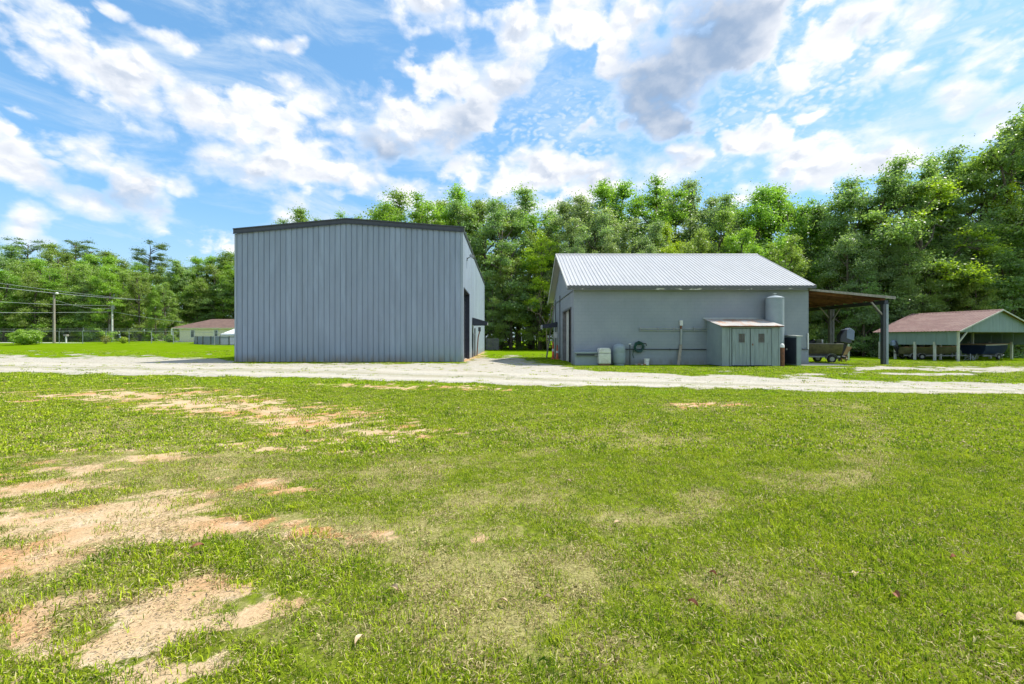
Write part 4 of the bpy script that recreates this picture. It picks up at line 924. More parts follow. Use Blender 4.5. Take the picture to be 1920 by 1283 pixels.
# spigot
sx_ = wx(1179); c = thing('standpipe_tap', (sx_, YW-.25, 0), 'thin black standpipe tap between the domed tank and the hose', 'tap')
MB().tube([(sx_, YW-.25, -.1), (sx_, YW-.25, 1.22)], .035, 8).build('pipe', M['trim'], c, True)
MB().tube([(sx_, YW-.25, 1.18), (sx_+.16, YW-.3, 1.14)], .03, 8).build('spout', M['grey'], c, True); MB().tube([(sx_-.07, YW-.25, 1.27), (sx_+.07, YW-.25, 1.27)], .03, 8).build('handle', M['white'], c, True)
# domed tank
tx = XA(1160.5, YW-.45); c = thing('domed_water_tank', (tx, YW-.45, 0), 'waist high grey domed pressure tank against the workshop wall', 'tank')
b = MB(); b.lathe([(.36, .12), (.375, .16), (.375, .72), (.37, .735), (.375, .75), (.375, 1.0), (.36, 1.1), (.31, 1.19), (.2, 1.26), (.06, 1.29)], (tx, YW-.45, 0), 28); b.build('shell', M['paint2'], c, True)
b = MB(); b.lathe([(.31, 0), (.31, .12)], (tx, YW-.45, 0), 24); b.build('base', M['paint2'], c, True)
# low concrete box with lid
bx0, bx1 = XA(1078, YW-.5), XA(1124, YW-.5); c = thing('pump_box', ((bx0+bx1)/2, YW-.5, 0), 'low grey painted pump box with a shelf lid at the workshop corner', 'box')
MB().box(bx0, bx1, YW-.55, YW-.01, 0, .70).build('body', M['paint2'], c); MB().box(bx0-.02, bx1, YW-.72, YW-.01, .70, .80).build('lid', M['paint2'], c, bevel=.02)
MB().box(bx0+.1, bx1-.3, YW-.70, YW-.56, .58, .695).build('rail', M['navy'], c); MB().tube([(bx1-.34, YW-.68, .6), (bx1-.02, YW-.66, .58)], .04, 8).build('pipe', M['grey'], c)
# white pump cover
ux0, ux1 = XA(1123, YW-1.0), XA(1146, YW-1.0); c = thing('pump_cover', ((ux0+ux1)/2, YW-.8, 0), 'dirty white rounded pump cover with a red brown base', 'pump cover')
MB().box(ux0, ux1, YW-1.0, YW-.4, .10, .72).build('lower_shell', M['dirtywhite'], c, bevel=.05); 
b = MB(); b.slab([(ux0+.01, YW-1.02, .73), (ux1-.01, YW-1.02, .73), (ux1-.02, YW-1.0, .95), (ux1-.12, YW-1.0, 1.04), (ux0+.08, YW-1.0, 1.04), (ux0+.02, YW-1.0, .98)], (0, .62, 0)); b.build('upper_shell', M['dirtywhite'], c, bevel=.04)
MB().box(ux0+.05, ux1-.05, YW-.96, YW-.44, 0, .10).build('base', M['rustbase'], c)
# bucket
kx = XA(1212.5, YW-.35); c = thing('white_bucket', (kx, YW-.35, 0), 'white plastic bucket standing at the foot of the workshop wall', 'bucket')
b = MB(); b.lathe([(.135, 0), (.16, .38)], (kx, YW-.35, 0), 20); b.build('body', M['white'], c, True); b = MB(); b.lathe([(.172, .35), (.172, .385)], (kx, YW-.35, 0), 20); b.build('rim', M['white'], c, True)
MB().tube([(kx-.165, YW-.36, .34), (kx-.1, YW-.54, .22), (kx+.1, YW-.54, .22), (kx+.165, YW-.36, .34)], .006, 5).build('handle', M['grey'], c)
c = thing('rubble', (wx(1195), YW-.3, 0), 'few flat broken stones lying left of the white bucket', 'stones')
for k in range(4):
    b = MB(); x_ = wx(1188)+k*.16; b.box(x_, x_+.13, YW-.4-.04*k, YW-.25, 0, .06+.02*(k % 2)); b.build('stone', M['tan'] if k % 2 else M['concrete'], c, bevel=.015)

# -- lean-to shed
SX0, SX1, SY0, SY1 = XA(1325, YW)+0., XA(1462.5, 25.75), 25.75, YW-.01
zs = ZA(611.5, SY0); zb = ZA(601, YW)
sh = thing('lean_to_shed', ((SX0+SX1)/2, SY0, 0), 'small grey lean-to shed with louvred double doors and a rusty tin roof', 'shed')
b = MB(); b.slab([(SX0, SY0+.05, .04), (SX0, SY1, .04), (SX0, SY1, zb), (SX0, SY0+.05, zs)], (.05, 0, 0)); b.build('side_wall', M['paint2'], sh)
b = MB(); b.slab([(SX1-.05, SY0+.05, .04), (SX1-.05, SY1, .04), (SX1-.05, SY1, zb), (SX1-.05, SY0+.05, zs)], (.05, 0, 0)); b.build('side_wall', M['paint2'], sh)
def sxp(px): return XA(px, SY0)
fpx = [1354.2, 1368]                     # front boards left of the doors, doors, boards on the right
def board(x0, x1, z0, z1, parent, dy=0): return MB().box(x0+.006, x1-.006, SY0-.012-dy, SY0+.03-dy, z0, z1).build('board', M['paint'], parent)
MB().box(SX0+.05, SX1-.05, SY0+.032, SY0+.05, .04, zs).build('front_frame', M['groove'], sh)
board(SX0, sxp(1367.5), .04, zs, sh); board(sxp(1368), sxp(1371.5), .04, zs, sh)
board(sxp(1447), sxp(1459), .04, zs, sh); board(sxp(1459.3), SX1, .04, zs, sh)
board(sxp(1371.5), sxp(1447), ZA(615.5, SY0), zs, sh)
def sdoor(pa, pb, nb, vent):
    d = thing('door', (sxp((pa+pb)/2), SY0, 0), None, None); d.parent = sh; d.location = Vector(d.location)-WL[sh.name]
    xa, xb = sxp(pa)+.012, sxp(pb)-.012; zt = ZA(616, SY0)-.012; w_ = (xb-xa)/nb
    for i in range(nb):
        x0 = xa+i*w_; x1 = x0+w_; va, vb = sxp(vent[0]), sxp(vent[1]); zv0, zv1 = ZA(642.5, SY0), ZA(626, SY0)
        if x1 < va+.02 or x0 > vb-.02: board(x0, x1, .07, zt, d, .02)
        else: board(x0, x1, .07, zv0, d, .02); board(x0, x1, zv1, zt, d, .02)
    xo = [xa+i*w_ for i in range(nb) if not (xa+(i+1)*w_ < va+.02 or xa+i*w_ > vb-.02)]; xo0, xo1 = min(xo)-.005, max(xo)+w_+.005
    for k in range(8):
        z_ = zv0+(zv1-zv0)*(k+.2)/8; b = MB(); b.slab([(va, SY0-.045, z_), (va, SY0-.045, z_+.016), (va, SY0+.0, z_+.034), (va, SY0+.0, z_+.02)], (vb-va, 0, 0)); b.build('slat', M['greywood'], d)
    b = MB(); b.box(xo0, va, SY0-.037, SY0+.01, zv0-.02, zv1+.02); b.box(vb, xo1, SY0-.037, SY0+.01, zv0-.02, zv1+.02); b.box(va, vb, SY0-.05, SY0-.0, zv0-.045, zv0-.02); b.box(va, vb, SY0-.05, SY0, zv1-.0, zv1+.025); b.build('vent_frame', M['paint'], d)
    return d
sdoor(1372, 1406, 5, (1384.3, 1396)); d2 = sdoor(1406.5, 1446.5, 5, (1421.3, 1432.8))
MB().box(sxp(1409.5), sxp(1411.5), SY0-.06, SY0-.03, 1.2, 1.3).build('latch', M['rust'], d2)
# corrugated tin sheets
rx0, rx1 = sxp(1349), sxp(1468.5); n_ = 5; w_ = (rx1-rx0)/n_
RB = SX0-.35
for i in range(n_):
    b = MB(); nx_ = 14; vs = []
    for row, (yy, zz) in enumerate(((SY0-.22, zs+.0), (SY1, zb+.06))):
        for j in range(nx_+1):
            u = rx0+w_*i+w_*j/nx_*1.0; vs.append((u, yy, zz+.02*math.sin(j*PI)+(.018 if j % 2 else 0)+random.uniform(-.006, .006)))
    b.add(vs, [(j, j+1, nx_+2+j, nx_+1+j) for j in range(nx_)]); b.build('roof_sheet', M['rustroof'], sh)
b = MB(); b.slab([(rx0+.05, SY0-.16, zs-.06), (rx1-.05, SY0-.16, zs-.06), (rx1-.05, SY0-.16, zs-.005), (rx0+.05, SY0-.16, zs-.005)], (0, .1, 0)); b.build('eave_board', M['rust'], sh)
MB().beam((rx0-.1, SY1-.03, zb+.12), (wx(1430), SY1-.03, zb+.12), .05, .10).build('flashing', M['pipe'], sh)

# tall tank
tx = XA(1453, YW-.62); tz = ZA(560, YW-.6); c = thing('tall_cylindrical_tank', (tx, YW-.6, 0), 'tall grey cylindrical tank with a shallow cone cap rising behind the lean-to shed', 'tank')
b = MB(); b.lathe([(.49, 0), (.49, tz-.0)], (tx, YW-.6, 0), 40); b.build('shell', M['paint2'], c, True)
b = MB(); b.lathe([(.505, tz), (.505, tz+.03), (.35, tz+.11), (.14, tz+.17), (.05, tz+.18)], (tx, YW-.6, 0), 40); b.build('cap', M['paint2'], c, True)
MB().tube([(tx, YW-.6, tz+.17), (tx, YW-.6, tz+.33)], .035, 8).build('vent_pipe', M['pipe'], c); MB().box(tx-.09, tx+.09, YW-.65, YW-.55, tz+.28, tz+.31).build('valve', M['white'], c)
# gas cylinder
gx = XA(1466.6, 25.95); c = thing('gas_cylinder', (gx, 25.95, 0), 'rust red gas cylinder with a white domed cap at the right end of the shed', 'gas cylinder')
b = MB(); b.lathe([(.11, 0), (.115, .03), (.115, 1.08)], (gx, 25.95, 0), 20); b.build('body', M['rust'], c, True)
b = MB(); b.lathe([(.117, 1.08), (.112, 1.2), (.075, 1.28), (.02, 1.31)], (gx, 25.95, 0), 20); b.build('cap', M['white'], c, True)
# narrow cabinet standing out from the wall
qx = XA(1468.5, YW); qy = FX*qx/(1493.5-CX); qw = XA(1502, qy)-qx; qz = ZA(631, qy)
c = thing('utility_cabinet', (qx+qw/2, (qy+YW)/2, 0), 'head high narrow utility cabinet with a dark slate side door beyond the gas cylinder', 'cabinet')
MB().box(qx+.02, qx+qw, qy, YW-.01, .03, qz).build('body', M['paint2'], c)
dd = MB().box(qx-.01, qx+.02, qy+.05, YW-.08, .10, qz-.08).build('door', M['navy'], c); MB().box(qx-.05, qx-.01, YW-.42, YW-.36, .9, 1.0).build('handle', M['white'], dd)
b = MB(); b.slab([(qx-.06, qy-.06, qz+.0), (qx+qw+.06, qy-.06, qz), (qx+qw+.06, qy-.06, qz+.05), (qx-.06, qy-.06, qz+.05)], (0, YW-qy+.05, .05)); b.build('lid', M['dirtywhite'], c)
# corner conduit at the right end of the wall
c = thing('corner_conduit', (wx(1514), YW-.05, 1), 'short pale conduit at the right corner of the workshop', 'pipe'); MB().tube([(wx(1514), YW-.05, ZA(655, YW)), (wx(1514), YW-.05, ZA(625, YW))], .04, 6).build('pipe', M['white'], c); MB().tube([(wx(1503), YW-.05, ZA(655, YW)), (wx(1514), YW-.05, ZA(655, YW))], .03, 6).build('pipe', M['trim'], c)

# ------------------------------------------------------------------ carport
cpx = XA(1677, YW); zA_, zB_ = ZA(541.5, YW), ZA(556.5, YW)
cp = thing('lean_to_carport', ((WX1+cpx)/2, YW+3, 0), 'open lean-to carport with a rusty brown underside on the right of the workshop', 'carport')
b = MB(); b.slab([(WX1+.01, YW-.1, zA_-.13), (cpx, YW-.1, zB_-.16), (cpx, YW-.1, zB_), (WX1+.01, YW-.1, zA_)], (0, .05, 0)); b.build('front_fascia', M['greywood'], cp)
nsh = 12
for i in range(nsh):
    x0 = WX1+.02+(cpx-WX1)*i/nsh; x1 = WX1+.02+(cpx-WX1)*(i+1)/nsh-.01; f0 = i/nsh; f1 = (i+1)/nsh
    za = zA_-.02+(zB_-zA_)*f0; zc = zA_-.02+(zB_-zA_)*f1; b = MB(); b.slab([(x0, YW-.05, za), (x1, YW-.05, zc), (x1, YW-.05, zc-.03), (x0, YW-.05, za-.03)], (0, YWB-YW, 0)); b.build('roof_board', M['rustwood'], cp)
for k in range(14):
    y_ = YW+.55+k*.88; b = MB(); b.slab([(WX1+.02, y_, zA_-.22), (cpx-.1, y_, zB_-.22), (cpx-.1, y_, zB_-.06), (WX1+.02, y_, zA_-.06)], (0, .05, 0)); b.build('rafter', M['rustwood'], cp)
XP = XA(1663, YW-.1)
MB().box(XP-.08, XP+.14, YW-.03, YWB-.1, zB_-.46, zB_-.225).build('beam', M['navy'], cp)
for y_ in (YW+.08, 32.35, 37.2):
    zg = gzf(XP, y_); MB().box(XP+.01, XP+.15, y_-.13, y_+.10, zg-.1, zB_-.46).build('post', M['paint2'] if y_ < 30 else M['weathered'], cp, bevel=.01); MB().box(XP-.15, XP+.005, y_-.10, y_+.13, zg-.1, zB_-.46).build('post', M['trim'] if y_ < 30 else M['weathered'], cp, bevel=.01)
    for s in (-1, 1): 
        if y_ < 30 and s < 0: continue
        MB().beam((XP, y_+s*.1, zB_-1.25), (XP, y_+s*.85, zB_-.45), .08).build('brace', M['weathered'], cp)
    MB().beam((XP-.12, y_, zB_-1.1), (XP-.8, y_, zB_-.33), .07).build('brace', M['greywood'], cp)
sl_ = MB(); sl_.slab([(WX1-1.1, 26.6, .03), (21.0, 26.9, .0), (21.2, 31, -.02), (WX1-.0, 31, .03), (WX1-.0, YW+.0, .03), (WX1-1.1, YW-.0, .03)][:6], (0, 0, -.08)); so = sl_.build('carport_slab', M['concrete']); props(so, kind='structure')

# ------------------------------------------------------------------ boats
def hull_mb(L, W, H, m, bow=.35, flat=.75, rake=.5):
    """hull along +X from stern (0) to bow (L)"""
    b = MB(); b.m = m; secs = 12; rows = []
    for i in range(secs+1):
        f = i/secs; w = W/2*(1 if f < 1-bow else math.sqrt(max(.0, 1-((f-1+bow)/bow)**2.2))*.92+.08); zb_ = (max(0, f-.6)/.4)**2*H*rake; x = L*f; sheer = H+.12*f*f
        rows.append([(x, -w, sheer), (x, -w*.97, zb_+(sheer-zb_)*.5), (x, -w*flat, zb_), (x, 0, zb_-.05*(1-f)), (x, w*flat, zb_), (x, w*.97, zb_+(sheer-zb_)*.5), (x, w, sheer)])
    vs = [p for r_ in rows for p in r_]; n = 7; fs = []
    for i in range(secs):
        for j in range(n-1): fs.append((i*n+j, i*n+j+1, (i+1)*n+j+1, (i+1)*n+j))
    fs.append(tuple(range(n))); fs.append(tuple(secs*n+j for j in range(n)))
    b.add(vs, fs); return b, rows
def boat_on_trailer(name, loc, rot, L, W, H, mh, label, motor=True, scale=1., cover=None, wheel_r=.26, deckm=None, seats=True, axles=(1.1,)):
    T = Matrix.Translation(loc) @ Matrix.Rotation(rot, 4, 'Z'); z0 = .62
    o = thing(name, loc, label, 'boat')
    m = T @ Matrix.Translation((0, 0, z0)); b, rows = hull_mb(L, W, H, m); h = b.build('hull', mh, o, True)
    for s in (0, 6):
        b = MB(); b.m = m; b.tube([r_[s] for r_ in rows], .03, 6); b.build('gunwale', deckm or M['grey'], o, True)
    b = MB(); b.m = m; b.box(.1, L*.75, -W*.42, W*.42, H*.35, H*.38); b.build('deck', deckm or M['weathered'], o)
    if seats:
        for k, fx_ in enumerate((.22, .48)):
            b = MB(); b.m = m; b.box(L*fx_, L*fx_+.4, -W*.3, W*.3, H*.38, H*.75); s_ = b.build('bench_seat', M['weathered'], o)
            b = MB(); b.m = m; b.box(L*fx_-.03, L*fx_+.08, -W*.22, W*.22, H*.75, H*1.45); b.build('seat_back', M['weathered'] if k else M['dirtywhite'], o, bevel=.03)
        b = MB(); b.m = m; b.box(L*.34, L*.34+.35, -W*.12, W*.12, H*.38, H*1.3); b.tube([(L*.33, 0, H*1.1), (L*.30, 0, H*1.35)], .16, 12); b.build('console', M['black'], o, bevel=.02)
    if cover:
        b = MB(); b.m = m; b.slab([(0, -W*.52, H), (L*.9, -W*.5, H+.1), (L*.9, -W*.5, H+.17), (0, -W*.52, H+.09)], (0, W*1.04, .04)); b.build('cover', cover, o)
    # trailer is its own thing (the boat rests on it)
    t_ = thing('boat_trailer', loc, 'galvanised trailer under the '+label.split(' with ')[0], 'trailer')
    b = MB(); b.m = T
    for s in (-1, 1):
        b = MB(); b.m = T; b.beam((.1, s*W*.38, .42), (L*.72, s*W*.36, .42), .07, .10); b.build('frame_rail', M['grey'], t_)
        b = MB(); b.m = T; b.beam((L*.72, s*W*.36, .42), (L*1.12, 0, .45), .06, .08); b.build('frame_rail', M['grey'], t_)
        b = MB(); b.m = T; b.beam((.3, s*W*.25, .56), (L*.7, s*W*.22, .56), .09, .10); b.build('bunk', M['weathered'], t_)
    for fx_ in (.15, .45, .72): b = MB(); b.m = T; b.beam((L*fx_, -W*.38, .47), (L*fx_, W*.38, .47), .06, .08); b.build('crossbar', M['grey'], t_)
    b = MB(); b.m = T; b.beam((L*1.02, 0, .45), (L*1.02, 0, 1.0), .06); b.build('winch_post', M['grey'], t_); b = MB(); b.m = T; b.tube([(L*1.1, .1, 0), (L*1.1, .1, .6)], .03, 6); b.build('jack', M['grey'], t_)
    for ax in axles:
        for s in (-1, 1):
            Tw = T @ Matrix.Translation((ax, s*(W*.5+.06), wheel_r)) @ Matrix.Rotation(R(90), 4, 'X')
            b = MB(); b.m = Tw; pr = [(.55, -.085), (.9, -.09), (1., -.06), (1., .06), (.9, .09), (.55, .085)]; b.tube_z([(p_*wheel_r, q_) for p_, q_ in pr], (0, 0, 0), 20); w_ = b.build('wheel', M['tyre'], t_, True)
            b = MB(); b.m = Tw; b.tube_z([(wheel_r*.54, -.088), (wheel_r*.54, .088)], (0, 0, 0), 16); b.tube_z([(wheel_r*.18, -.11), (wheel_r*.18, .11)], (0, 0, 0), 10); b.build('rim', M['rim'], w_, True)
        for s in (-1, 1):
            b = MB(); b.m = T; cx_ = ax; yy = s*(W*.5+.06); prev = None
            for k in range(7):
                a_ = PI*k/6; p_ = (cx_+math.cos(a_)*(wheel_r+.08), yy, wheel_r+.02+math.sin(a_)*(wheel_r+.08))
                if prev: b.beam(prev, p_, .22, .015, up=(0, 0, 1))
                prev = p_
            b.build('fender', M['grey'], t_)
    if motor:
        mo = thing('outboard_motor', Vector(loc), 'tilted outboard motor with a grey blue cowling clamped on the boat under the carport' if motor is True else motor, 'outboard motor')
        A = m @ Matrix.Translation((-.02, 0, H*.95)) @ Matrix.Rotation(R(-14), 4, 'Y') @ Matrix.Scale(1.22 if motor is True else .85, 4)
        b = MB(); b.m = A; b.slab([(-.62, -.2, .15), (-.02, -.2, .12), (.02, -.2, .5), (-.08, -.2, .85), (-.3, -.2, .98), (-.55, -.2, .88), (-.66, -.2, .5)], (0, .4, 0)); b.build('cowling', M['cowl'], mo, True, bevel=.07)
        b = MB(); b.m = A; b.slab([(-.70, -.215, .38), (-.60, -.215, .9), (-.32, -.215, 1.02), (-.22, -.215, .86), (-.30, -.215, .42)], (0, .43, 0)); b.build('cowling_stripe', M['cowl2'], mo, True, bevel=.02)
        b = MB(); b.m = A; b.slab([(-.52, -.09, .15), (-.16, -.09, .15), (-.2, -.09, -.5), (-.42, -.09, -.55)], (0, .18, 0)); b.build('midsection', M['black'], mo, bevel=.03)
        b = MB(); b.m = A; b.box(-.18, .1, -.14, .14, -.25, .12); b.build('clamp_bracket', M['black'], mo, bevel=.02)
        b = MB(); b.m = A; b.tube([(-.62, 0, -.62), (-.5, 0, -.62), (-.2, 0, -.62), (-.08, 0, -.62)], [.05, .075, .07, .02], 10); b.slab([(-.42, -.02, -.6), (-.25, -.02, -.6), (-.3, -.02, -.88), (-.38, -.02, -.9)], (0, .04, 0)); b.build('gearcase', M['black'], mo, True)
        p_ = None; b = MB(); b.m = A
        for k in range(3):
            b.m = A @ Matrix.Translation((-.64, 0, -.62)) @ Matrix.Rotation(k*2.094, 4, 'X') @ Matrix.Rotation(.4, 4, 'Z'); b.slab([(-.01, -.02, .03), (-.01, .05, .1), (-.01, .05, .18), (-.01, -.05, .18), (-.01, -.06, .1)], (.02, 0, 0))
        b.build('propeller', M['rim'], mo)
    return o
# boat under the carport: stern and outboard at the right, bow hidden behind the corner
bz = gzf(21.5, 31.0)
boat_on_trailer('jon_boat', (XA(1566, 31.0), 30.9, bz-.02), R(180-9), 4.6, 1.7, .66, M['camo'], 'olive brown jon boat with bench seats under the carport', True, deckm=M['greywood'], axles=(.75,), wheel_r=.27)
pz = gzf(24.3, 31.6)
c = thing('plywood_panel', (24.0, 31.8, pz), 'tan plywood wedge propped behind the outboard motor under the carport', 'panel')
b = MB(); b.slab([tuple(P3(1571, 653, 32.2)), tuple(P3(1582, 649, 32.2)), tuple(P3(1598, 650.5, 32.2)), tuple(P3(1589, 664, 32.2)), tuple(P3(1580, 667, 32.2))], (0, .12, 0)); b.build('sheet', M['tan'], c)
b = MB(); b.slab([tuple(P3(1577, 671.5, 32.2)), tuple(P3(1590, 668, 32.2)), tuple(P3(1590, 674, 32.2)), tuple(P3(1577, 674, 32.2))], (0, .5, 0)); b.build('block', M['rust'], c)
MB().beam(P3(1588, 650, 32.3), P3(1586, 678, 32.3), .07).build('stake', M['tan'], c); MB().beam(P3(1576, 655, 32.4), P3(1578, 679, 32.4), .07).build('stake', M['tan'], c)
# pale stake and dark post behind
yy = 38.; c = thing('white_stake', (XA(1590.5, yy), yy, gzf(XA(1590.5, yy), yy)), 'slim white post standing on the grass seen through the carport', 'post'); z_ = c.location.z
MB().box(XA(1589, yy), XA(1592, yy), yy-.06, yy+.06, z_-.05, ZA(623, yy)).build('post', M['barnpost'], c)
c = thing('dark_post', (XA(1585.5, 38.6), 38.6, gzf(25, 38.6)), 'dark weathered post just left of the slim white post', 'post'); MB().box(XA(1583.2, 38.6), XA(1587, 38.6), 38.5, 38.7, c.location.z-.05, ZA(624, 38.6)).build('post', M['weathered'], c)

# ------------------------------------------------------------------ pole barn
BN = 45.; A0 = Vector((XA(1797, BN), BN, 0)); A1 = Vector((XA(1649, 52.3), 52.3, 0)); sdv = (A1-A0).normalized(); gdv = Vector((-sdv.y*-1, -sdv.x, 0)); gdv = Vector((sdv.y, -sdv.x, 0)); BL = (A1-A0).length; BW = 11.4
bg = -.6; ze, zp, zk = ZA(618.5, BN), 4.60, ZA(647, BN)
Tb = Matrix(((gdv.x, sdv.x, 0, A0.x), (gdv.y, sdv.y, 0, A0.y), (0, 0, 1, 0), (0, 0, 0, 1)))   # local x across the gable, y along the side
def BM():
    b = MB(); b.m = Tb; return b
barn = thing('pole_barn', tuple(A0+Vector((0, 0, bg))), 'open faded green tin pole barn with a dull red roof at the right edge', 'barn')
ov = .55; zr = lambda x: ze+(zp-ze)*(x/(BW/2)) if x < BW/2 else ze+(zp-ze)*(BW-x)/(BW/2)
zo = ze-(zp-ze)/(BW/2)*.35
nps = 9; y0_ = -.35; y1_ = BL+ov; wv = (y1_-y0_)/nps
for side in (0, 1):
    for i in range(nps):
        ya = y0_+i*wv; b = BM(); prof = []; nr = 3; q = (wv-.005)/nr
        for j in range(nr): prof += [(j*q, 0), (j*q+q*.7, 0), (j*q+q*.78, .03), (j*q+q*.92, .03)]
        prof.append((wv-.005, 0)); n = len(prof); xe, xr = (-.35, BW/2) if side == 0 else (BW+.35, BW/2)
        b.add([(xe, ya+u, zo+d) for u, d in prof]+[(xr, ya+u, zp+d) for u, d in prof], [(j, j+1, n+j+1, n+j) for j in range(n-1)]); b.build('roof_panel', M['barnroof'], barn)
b = BM(); b.slab([(BW/2-.2, y0_, zp-.05), (BW/2, y0_, zp+.06), (BW/2+.2, y0_, zp-.05), (BW/2, y0_, zp+.02)], (0, y1_-y0_, 0)); b.build('ridge_cap', M['barnroof'], barn)
ns = 8; w_ = BL/ns
for i in range(ns): b = BM(); b.box(-.03, .0, i*w_+.01, (i+1)*w_-.01, zk, ze-.06); b.build('skirt_panel', M['barnwall'], barn)
for i in range(ns): b = BM(); b.box(BW, BW+.03, i*w_+.01, (i+1)*w_-.01, zk, ze-.06); b.build('skirt_panel', M['barnwall'], barn)
zg_ = ZA(622.5, BN)
ng_ = 12; w_ = BW/ng_
for i in range(ng_):
    xa, xb = i*w_+.008, (i+1)*w_-.008; pts = [(xa, -.03, zg_), (xb, -.03, zg_), (xb, -.03, zr(xb)-.05)]+([(BW/2, -.03, zp-.05)] if xa < BW/2 < xb else [])+[(xa, -.03, zr(xa)-.05)]
    b = BM(); b.slab(pts, (0, .03, 0)); b.build('gable_panel', M['barnwall'], barn)
    pts = [(xa, BL, zk), (xb, BL, zk), (xb, BL, zr(xb)-.05), (xa, BL, zr(xa)-.05)]; b = BM(); b.slab(pts, (0, .03, 0)); b.build('rear_panel', M['barnwall'], barn)
for (xa, xb) in ((-.35, BW/2), (BW+.35, BW/2)):
    b = BM(); b.slab([(xa, y0_-.04, zo-.1), (xb, y0_-.04, zp-.1), (xb, y0_-.04, zp+.03), (xa, y0_-.04, zo+.03)], (0, .04, 0)); b.build('barge_board', M['barnpost'], barn)
for y_ in (.5, 2.3, 4.1, 5.9): b = BM(); b.slab([(0, y_, ze-.12), (BW/2, y_, zp-.12), (BW, y_, ze-.12), (BW, y_, ze-.28), (0, y_, ze-.28)], (0, .05, 0)); b.build('truss', M['weathered'], barn)
# posts placed where the photo shows them along the near side
for f in (0, .27, .515, .775, 1.0):
    for xx in (0., BW): b = BM(); b.box(xx-.09, xx+.09, BL*f-.09+(.03 if f == 0 else 0), BL*f+.09-(.05 if f == 1 else 0), bg-.1, ze-.1 if f == 0 else zk+.3); b.m = Tb; b.build('post', M['barnpost'], barn)
for xx in (2.95, 5.3, 7.8): b = BM(); b.box(xx-.08, xx+.08, 3.3, 3.46, bg-.1, ze-.2); b.build('post', M['barnpost'], barn)
for xa, xb in ((.1, 1.25), (BW-.1, BW-1.25)): b = BM(); b.beam((xa, .05, zg_-1.05), (xb, .05, zg_+.02), .12); b.build('brace', M['barnpost'], barn)
b = BM(); b.beam((0.1, .04, zg_+.06), (BW-.1, .04, zg_+.06), .05, .12); b.build('header', M['weathered'], barn)
def bl(x, y): v = Tb @ Vector((x, y, 0)); return (v.x, v.y, bg-.0)
ang = math.atan2(gdv.y, gdv.x)
boat_on_trailer('bass_boat', bl(-.2+.35, 5.6), ang-R(28), 5.6, 2.0, .72, M['olive'], 'long olive bass boat with no cover in the left bay of the barn', 'black outboard motor on the olive bass boat inside the barn', axles=(.9, 1.6), wheel_r=.30, deckm=M['tan'])
boat_on_trailer('covered_boat', bl(6.4, 2.6), ang+R(4), 5.0, 2.2, .95, M['blue'], 'dark blue boat with a tan top in the right bay of the barn', None, cover=M['tarp'], deckm=M['white'], seats=False, axles=(2.,), wheel_r=.3)
c = thing('scrap_frame', bl(4.1, 1.4), 'small jumble of grey pipe frames on the ground in the barn opening', 'metal frame')
for k in range(7):
    rr2 = random.Random(k); b = BM(); x_ = 3.6+k*.25; b.tube([(x_, 1.2+rr2.uniform(0, .6), bg), (x_+rr2.uniform(-.3, .3), 1.4, bg+rr2.uniform(.3, .75)), (x_+rr2.uniform(.2, .6), 1.6, bg+rr2.uniform(.1, .4))], .035, 6); b.build('tube', M['pipe'] if k % 2 else M['rim'], c)

# ------------------------------------------------------------------ far left: house, pool, poles, fence
YH = 80.; zh = gzf(XA(380, YH), YH); hx0, hx1 = XA(337, YH), XA(337, YH)+17
hs = thing('cream_house', (hx0+6, YH, zh), 'single storey cream sided house with a brown hip roof and porch', 'house')
zw = ZA(615, YH); MB().box(hx0, hx1, YH, YH+8, zh-.2, zw).build('wall', M['siding'], hs)
nb = 15
for k in range(nb):
    z0_ = zh+.25+(zw-zh-.3)*k/nb; z1_ = zh+.25+(zw-zh-.3)*(k+1)/nb; b = MB(); b.slab([(hx0-.01, YH-.045, z0_), (hx0-.01, YH-.01, z1_), (hx0-.01, YH, z1_), (hx0-.01, YH, z0_)], (hx1-hx0, 0, 0)); b.build('siding_board', M['siding'], hs)
ex0, ex1, ey0, ey1 = XA(320, YH-.5), hx1+.5, YH-.5, YH+8.5; zr_ = ZA(598.5, YH+4)
b = MB(); r0, r1 = ex0+4.4, ex1-4.4; ym = (ey0+ey1)/2
for pts in ([(ex0, ey0, zw), (ex1, ey0, zw), (r1, ym, zr_), (r0, ym, zr_)], [(ex0, ey1, zw), (ex0, ey0, zw), (r0, ym, zr_)], [(ex1, ey1, zw), (ex0, ey1, zw), (r0, ym, zr_), (r1, ym, zr_)], [(ex1, ey0, zw), (ex1, ey1, zw), (r1, ym, zr_)]): b.quad(*pts)
b.build('roof', M['shingle'], hs); MB().box(ex0+.02, ex1-.02, ey0+.02, ey1-.02, zw-.14, zw-.004).build('eave', M['siding'], hs)
for pxw in (361.5, 405.5):
    xa, xb = XA(pxw-3.1, YH), XA(pxw+3.1, YH); z0_, z1_ = ZA(632.5, YH), ZA(619.5, YH)
    w_ = MB().box(xa, xb, YH-.07, YH-.05, z0_, z1_).build('window', M['glass'], hs)
    b = MB(); b.box(xa-.12, xa, YH-.1, YH-.05, z0_-.1, z1_+.12); b.box(xb, xb+.12, YH-.1, YH-.05, z0_-.1, z1_+.12); b.box(xa, xb, YH-.1, YH-.05, z1_, z1_+.12); b.box(xa, xb, YH-.1, YH-.05, z0_-.1, z0_); b.build('frame', M['white'], w_)
    MB().box(xa, xb, YH-.09, YH-.072, (z0_+z1_)/2-.03, (z0_+z1_)/2+.03).build('muntin', M['grey'], w_)
for xx, y_ in ((XA(321.5, YH-.3), YH-.3), (XA(321.5, YH+2), YH+5.)): MB().box(xx, xx+.22, y_-.1, y_+.1, zh-.1, zw-.14).build('porch_post', M['white'], hs)
